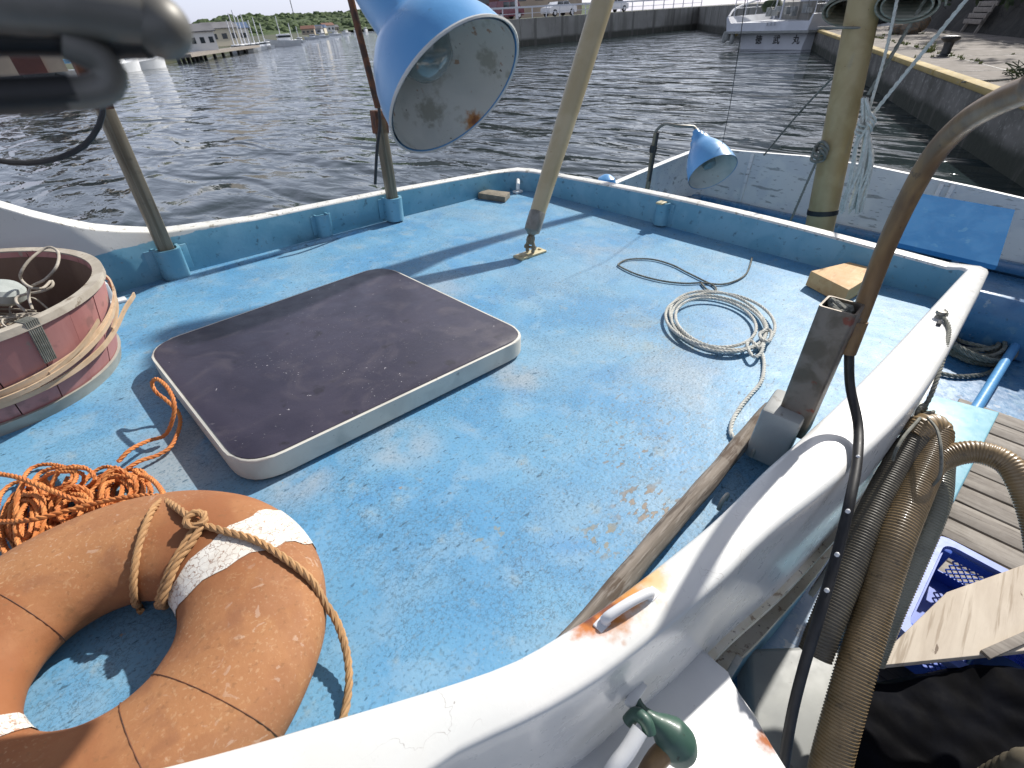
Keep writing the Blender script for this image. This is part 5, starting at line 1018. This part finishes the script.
for x, y, h_ in ((-.9, 1.0, 6.5), (1.2, 3.0, 8), (.1, .3, 5)): MB().tube([BP(x, y, 1.6), BP(x + .1, y, h_)], .05, 10).build('mast', m_rail2, mo)
rr_ = MB()
for x0, z0, x1, z1 in ((-1.9, 1.9, -.9, 6), (1.9, 1.9, 1.2, 7), (-.9, 1.9, 1.2, 7), (1.0, 1.9, -.9, 6)): rr_.tube([BP(x0, .2, z0), BP(x1, 1.2, z1)], .018, 6)
rr_.build('rigging', m_drope, mo)
MB().tube(resample([BP(-hw * 1.2, -.7, 1.86), BP(-hw * 1.32, .3, 2.3), BP(-hw * 1.38, 3, 2.75), BP(-hw * 1.3, 6, 3.0)], .2), .07, 10).build('bow_rail', m_rail2, mo)
for i in range(16): MB().box(BP(R.uniform(-1.7, 1.9), R.uniform(.4, 2.6), 1.9 + R.uniform(0, .3)), (R.uniform(.2, .5), .3, R.uniform(.2, .5)), Matrix.Rotation(R.uniform(0, 3), 3, 'Z'), .02).build('deck_gear', m_greygrp, mo)
tag(MB().lathe([(0, 0), (.5, .1), (.7, .4), (.5, .7), (0, .8)], BP(-2.1, 2.2, 1.9), n_=16).build('green_net', m_leafn), 'green net heap on the side deck of the moored boat', 'net')
for (x, z) in ((-hw * 1.12, .75), (-hw * 1.2, .62), (-hw * .95, .55)):
    MB().lathe([(0, -.34), (.12, -.3), (.16, -.1), (.16, .12), (.1, .3), (0, .34)], BP(x, -.75, z + .1), n_=14).build('fender', m_greygrp, mo)
MB().lathe([(0, -.3), (.2, -.2), (.24, 0), (.2, .2), (0, .3)], BP(-hw * 1.3, .6, .95), n_=12).build('yellow_fender', m_yellow, mo)
def writing(s, c, size, m, name, parent, xdir, ndir):
    cu = bpy.data.curves.new(name, 'FONT'); cu.body = s; cu.size = size; cu.align_x = 'CENTER'; cu.align_y = 'CENTER'; cu.extrude = .004; cu.offset = size * .012
    tmp = bpy.data.objects.new(name, cu); COL.objects.link(tmp); dg = bpy.context.evaluated_depsgraph_get(); me = bpy.data.meshes.new_from_object(tmp.evaluated_get(dg)); bpy.data.objects.remove(tmp)
    me.materials.clear(); me.materials.append(m); X = V(xdir).normalized(); N_ = V(ndir).normalized(); Y_ = N_.cross(X)
    me.transform(Matrix.Translation(V(c)) @ Matrix((X, Y_, N_)).transposed().to_4x4()); base = BASE[parent.as_pointer()]; me.transform(Matrix.Translation(-base))
    o = bpy.data.objects.new(name, me); COL.objects.link(o); o.parent = parent; return o
nrmb = (BP(0, -1, 0) - BP(0, 0, 0)).normalized()
for s_, x in (('徳', -.60), ('武', .22), ('丸', 1.08)): writing(s_, BP(x * hw * .62 + .05, -.03, .50), .52, m_ink, 'name_character', mo, bu, nrmb)
for x in (-.15, .12, .39): MB().box(BP(x + .3, -.925, 1.36), (.14, .01, .03), Matrix((bu, bn_, V((0, 0, 1)))).transposed()).box(BP(x + .3, -.925, 1.46), (.12, .01, .03), Matrix((bu, bn_, V((0, 0, 1)))).transposed()).box(BP(x + .3, -.925, 1.41), (.03, .01, .16), Matrix((bu, bn_, V((0, 0, 1)))).transposed()).build('faded_mark', m_faint, mo, smooth=False)
# far shore: land, wood, houses, boats
shore = [(0, 86), (60, 82), (100, 78), (130, 73), (160, 66), (195, 60), (230, 53.5), (256, 50), (290, 44), (312, 39), (340, 34.5), (373, 30.5), (400, 27)]
sp3 = [wp(x, y - 1) for x, y in shore]
far_ = []
for (x, y), p in zip(shore, sp3):
    far_.append(p)
sh_in = [p + V((p.x, p.y, 0)).normalized() * 0 for p in far_]
land = MB(); rows = []
for p in far_:
    d_ = V((p.x, p.y, 0)).normalized(); L_ = V((p.x, p.y, 0)).length
    rows.append([p + V((0, 0, -.5)), p + V((0, 0, .7)), p + d_ * 30 + V((0, 0, 1.0)), d_ * max(L_ + 60, 560) + V((0, 0, 2))])
last = far_[-1]; d_ = V((last.x, last.y, 0)).normalized()
for a_ in range(1, 10):
    dd_ = Matrix.Rotation(-a_ * .12, 3, 'Z') @ d_; L_ = 470 - a_ * 8; rows.append([dd_ * L_ + V((0, 0, -.5)), dd_ * L_ + V((0, 0, .7)), dd_ * (L_ + 30) + V((0, 0, 1)), dd_ * 620 + V((0, 0, 2))])
land.rings(rows, False); tag(land.build('far_shore', m_hill, org=Z3), kind='structure')
# wooded ridge
tops = [(150, 31), (190, 22), (205, 19), (220, 16.5), (240, 14), (256, 13.5), (280, 13), (310, 12), (330, 11), (355, 9), (373, 7), (395, 5), (430, 3), (470, 0)]
mb = MB()
def ridge_h(px_, dist):
    py_ = interp(tops, px_); d__ = RW @ (M @ ray_c(px_, py_)); return CAMZ + dist * d__.z / math.hypot(d__.x, d__.y)
for i in range(1900):
    px_ = 120 + (i * 0.6180339 % 1) * 380; back = R.random(); dist = 500 + 130 * back; ztop = ridge_h(px_, 630); zt_ = max(2.0, ztop * (.22 + .78 * back ** .8)) + R.uniform(-1.0, .6)
    c = wd(px_, 20, dist); c.z = zt_ - 3.0; r = R.uniform(2.6, 4.6)
    bmesh.ops.create_icosphere(mb.bm, subdivisions=2, radius=r, matrix=Matrix.Translation(c) @ Matrix.Diagonal((1, 1, .8, 1)))
for v in mb.bm.verts: v.co += V((noise.noise(v.co * .5), noise.noise(v.co * .5 + V((9, 0, 0))), noise.noise(v.co * .5 + V((0, 9, 0))))) * 1.3
tag(mb.build('distant_wood', m_leaf, org=Z3), 'dark green wooded ridge beyond the harbour', kind='stuff')
rows = []
for i in range(60):
    px_ = 60 + i * 9; rows.append([wd(px_, 20, 500) * V((1, 1, 0)).length if False else V((wd(px_, 20, 490).x, wd(px_, 20, 490).y, 1.5)), V((wd(px_, 20, 560).x, wd(px_, 20, 560).y, max(2, ridge_h(px_, 630) * .62))), V((wd(px_, 20, 640).x, wd(px_, 20, 640).y, max(3, ridge_h(px_, 630) * .85))), V((wd(px_, 20, 760).x, wd(px_, 20, 760).y, 2))])
tag(MB().rings(rows, False).build('hills', m_leaf, org=Z3), kind='structure')
# radio mast on the ridge
c = wd(293, 12, 600); tag(MB().beam(V((c.x, c.y, 14)), V((c.x, c.y, 27)), .5, .5).build('radio_mast', m_roof), 'tiny radio mast poking above the wooded ridge', 'mast')
# houses on the far shore
hm = [mat('house_wall_' + nm_, c_, rough=.8) for nm_, c_ in (('cream', (.62, .56, .44)), ('white', (.7, .7, .68)), ('tan', (.4, .34, .26)), ('grey', (.42, .43, .45)))]
rf_ = [m_roof, mat('blue_roof', (.10, .15, .25), rough=.7), mat('brown_roof', (.2, .1, .07), rough=.7)]
names_ = ['cream', 'white', 'tan', 'grey']; rn_ = ['grey', 'blue', 'brown']
cnt = 0
for px_ in (226, 236, 310, 316, 322, 329, 334, 340, 352, 359, 366, 371, 378, 384, 391, 398, 406):
    y = interp([(a_, b_) for a_, b_ in shore], px_); b0 = wp(px_, y - 1.8); dist = V((b0.x, b0.y, 0)).length + R.uniform(4, 20); b0 = b0.normalized() * 0 + V((b0.x, b0.y, 0)).normalized() * dist; b0.z = .9; s_ = .7 + dist / 900; a_ = R.uniform(-.5, .5) + math.atan2(b0.y, b0.x) + PI / 2
    k1, k2 = cnt % 4, cnt % 3; nm = 'house'
    t = shed(nm, b0, R.uniform(5, 9) * s_, 4.5 * s_, R.uniform(2.2, 3.8) * s_, a_, hm[k1], f'{names_[k1]} walled house under a {rn_[k2]} roof, {["first","second","third","fourth","fifth","sixth","seventh","eighth","ninth","tenth","eleventh","twelfth","thirteenth","fourteenth","fifteenth","sixteenth","seventeenth"][cnt]} from the left on the far shore', rf_[k2], 3); t['group'] = 'houses on the far shore'; t['category'] = 'house'; cnt += 1
# white harbour building and dock at the left
b0 = wp(206, 57, .2); b0.z = .9; b0 += V((b0.x, b0.y, 0)).normalized() * 4
hv = shed('harbour_house', b0, 3.9, 3.5, 2.6, math.atan2(b0.y, b0.x) + PI / 2 + .2, hm[1], 'white harbour house with shaded upper gallery on the dock', m_roof, 3)
for i, (px0, px1, dy, lab) in enumerate(((180, 206, 61, 'low dark floating dock nearest the blurred fitting'), (206, 252, 55, 'dark timber dock in front of the sailing boats'))):
    p0, p1 = wp(px0, interp(shore, px0) + 1.2), wp(px1, interp(shore, px1) + 1.2)
    t = thing('dock', lab, 'dock', p0, 'docks on the far shore'); MB().beam(p0 + V((0, 0, .8)), p1 + V((0, 0, .8)), 3.5, .35).build('dock_deck', m_duck, t, smooth=False)
    mb = MB()
    for k_ in range(7): q_ = p0 + (p1 - p0) * (k_ / 6); MB().tube([q_ + V((0, 0, -1)), q_ + V((0, 0, .9))], .25, 8).build('pile', m_dark, t)
def small_boat(name, label, c, L_, yaw, mh, cabin, mastn=1, mh_=8, canopy=None, cat='boat', grp='boats at the far docks'):
    t = thing(name, label, cat, c, grp); rm = Matrix.Rotation(yaw, 3, 'Z'); P = lambda x, y, z: c + rm @ V((x * L_, y * L_, z * L_)); rows = []
    for x, wd_, zt_ in ((-.5, .13, .13), (-.2, .17, .12), (.15, .16, .14), (.35, .1, .17), (.5, .005, .2)): rows.append([P(x * .92, -wd_ * .6, -.03), P(x, -wd_, zt_), P(x, -wd_ * .85, zt_), P(x, wd_ * .85, zt_), P(x, wd_, zt_), P(x * .92, wd_ * .6, -.03)])
    MB().rings(rows, True, False, True).build('hull', mh, t, ang=25)
    if cabin: cb_ = MB().box(P(-.05, 0, .2), (L_ * .34, L_ * .2, L_ * .16), rm, L_ * .015).build('cabin', m_hull, t); MB().box(P(-.05, 0, .22), (L_ * .345, L_ * .205, L_ * .05), rm).build('window', m_glass, cb_)
    if canopy: MB().box(P(-.1, 0, .25), (L_ * .3, L_ * .24, L_ * .06), rm, L_ * .02).build('canopy', canopy, t)
    for k_ in range(mastn): MB().tube([P(.02 - k_ * .3, 0, .1), P(.02 - k_ * .3, 0, .1) + V((0, 0, mh_ * (1 - .3 * k_)))], .09, 6).build('mast', m_rail2, t)
    return t
def dirv(px_): p = wd(px_, 40, 1); return math.atan2(p.y, p.x)
for px_, py_, L_, dy, can, lab in ((120, 73, 6.5, .8, m_navy, 'white boat with navy canopy at the left shore, nearest the hook'), (143, 69.5, 6.5, .6, None, 'white boat moored just right of the navy canopy boat')):
    small_boat('motor_boat', lab, wp(px_, py_), L_, dirv(px_) - PI / 2 + dy, m_hull, True, 0, 0, can)
for k_, (px_, hh, yy) in enumerate(((237, 9, 0), (241, 11, .5), (245, 12, .2), (248, 10, 0), (252, 11, .4), (257, 9, .2), (262, 10, 0), (267, 8, .3))):
    small_boat('sailing_boat', ['first', 'second', 'third', 'fourth', 'fifth', 'sixth', 'seventh', 'eighth'][k_] + ' bare masted sailing boat from the left in the marina row', wp(px_, interp(shore, px_) + .6) + V((0, 0, 0)), 4.6, dirv(px_) + .3 + yy, m_hull, True, 1, hh * .5)
fb = wp(284, 46); small_boat('ferry_boat', 'largest white boat at the end of the marina row', fb, 8.5, dirv(284) + PI / 2 + .25, m_hull, True, 2, 5)
for k_, (px_, L_) in enumerate(((312, 5.5), (322, 6), (335, 7), (346, 7), (357, 9), (366, 9))):
    small_boat('motor_boat', ['first', 'second', 'third', 'fourth', 'fifth', 'sixth'][k_] + ' tiny white motor boat from the left before the far houses', wp(px_, interp(shore, px_) + .5), L_, dirv(px_) + PI / 2 + .3 * k_, m_hull, True, 0, 0)
small_boat('sailing_boat', 'white boat partly seen at the marina end beside the ferry', wp(300, 42.5), 4.5, dirv(300) + .6, m_hull, True, 1, 3.5)
# left edge: quay with beige block, posts and small boats seen through the fitting
b0 = wp(26, 76, .8); shed('storage_block', V((b0.x, b0.y, .8)) + V((b0.x, b0.y, 0)).normalized() * 5, 6, 5, 3.8, dirv(26) + PI / 2 + .1, m_beige, 'beige storage block seen below the blurred fitting', m_beige, 1)
b0 = wp(8, 78, .8); shed('storage_block', V((b0.x, b0.y, .8)) + V((b0.x, b0.y, 0)).normalized() * 6, 6, 5, 4.6, dirv(8) + PI / 2, m_brick, 'dark brown shed with white posts at the left edge', m_roof, 2)
for k_, px_ in enumerate((4, 14)):
    b0 = wp(px_, 77, .5); tag(MB().tube([V((b0.x, b0.y, .4)), V((b0.x, b0.y, 6))], .14, 8).build('white_post', m_rail2), ['leftmost white post before the brown shed', 'white post between brown shed and beige block'][k_], 'post')
small_boat('motor_boat', 'small boat with light blue cover below the hook arm', wp(72, 79.5), 6, dirv(72) + PI / 2, m_hull, False, 0, 0, m_lampblue)
small_boat('motor_boat', 'small open boat just left of the light blue covered boat', wp(55, 81), 4.5, dirv(55) + PI / 2, m_hull, True, 0, 0)
# second row of masts left of the boom over the lamp
for k_, px_ in enumerate((430, 440, 449, 457)):
    small_boat('sailing_boat', ['first', 'second', 'third', 'fourth'][k_] + ' mast boat from the left in the gap between far shore and seawall', V((wd(px_ + 8, 30, 78).x, wd(px_ + 8, 30, 78).y, 0)), 7, ca + .4 * k_, m_hull, True, 1, 7.5)
# =================================================================== place the boat frame in the level world
for o in BOAT: o.matrix_basis = T @ Matrix.Translation(o.location) @ o.rotation_euler.to_matrix().to_4x4()
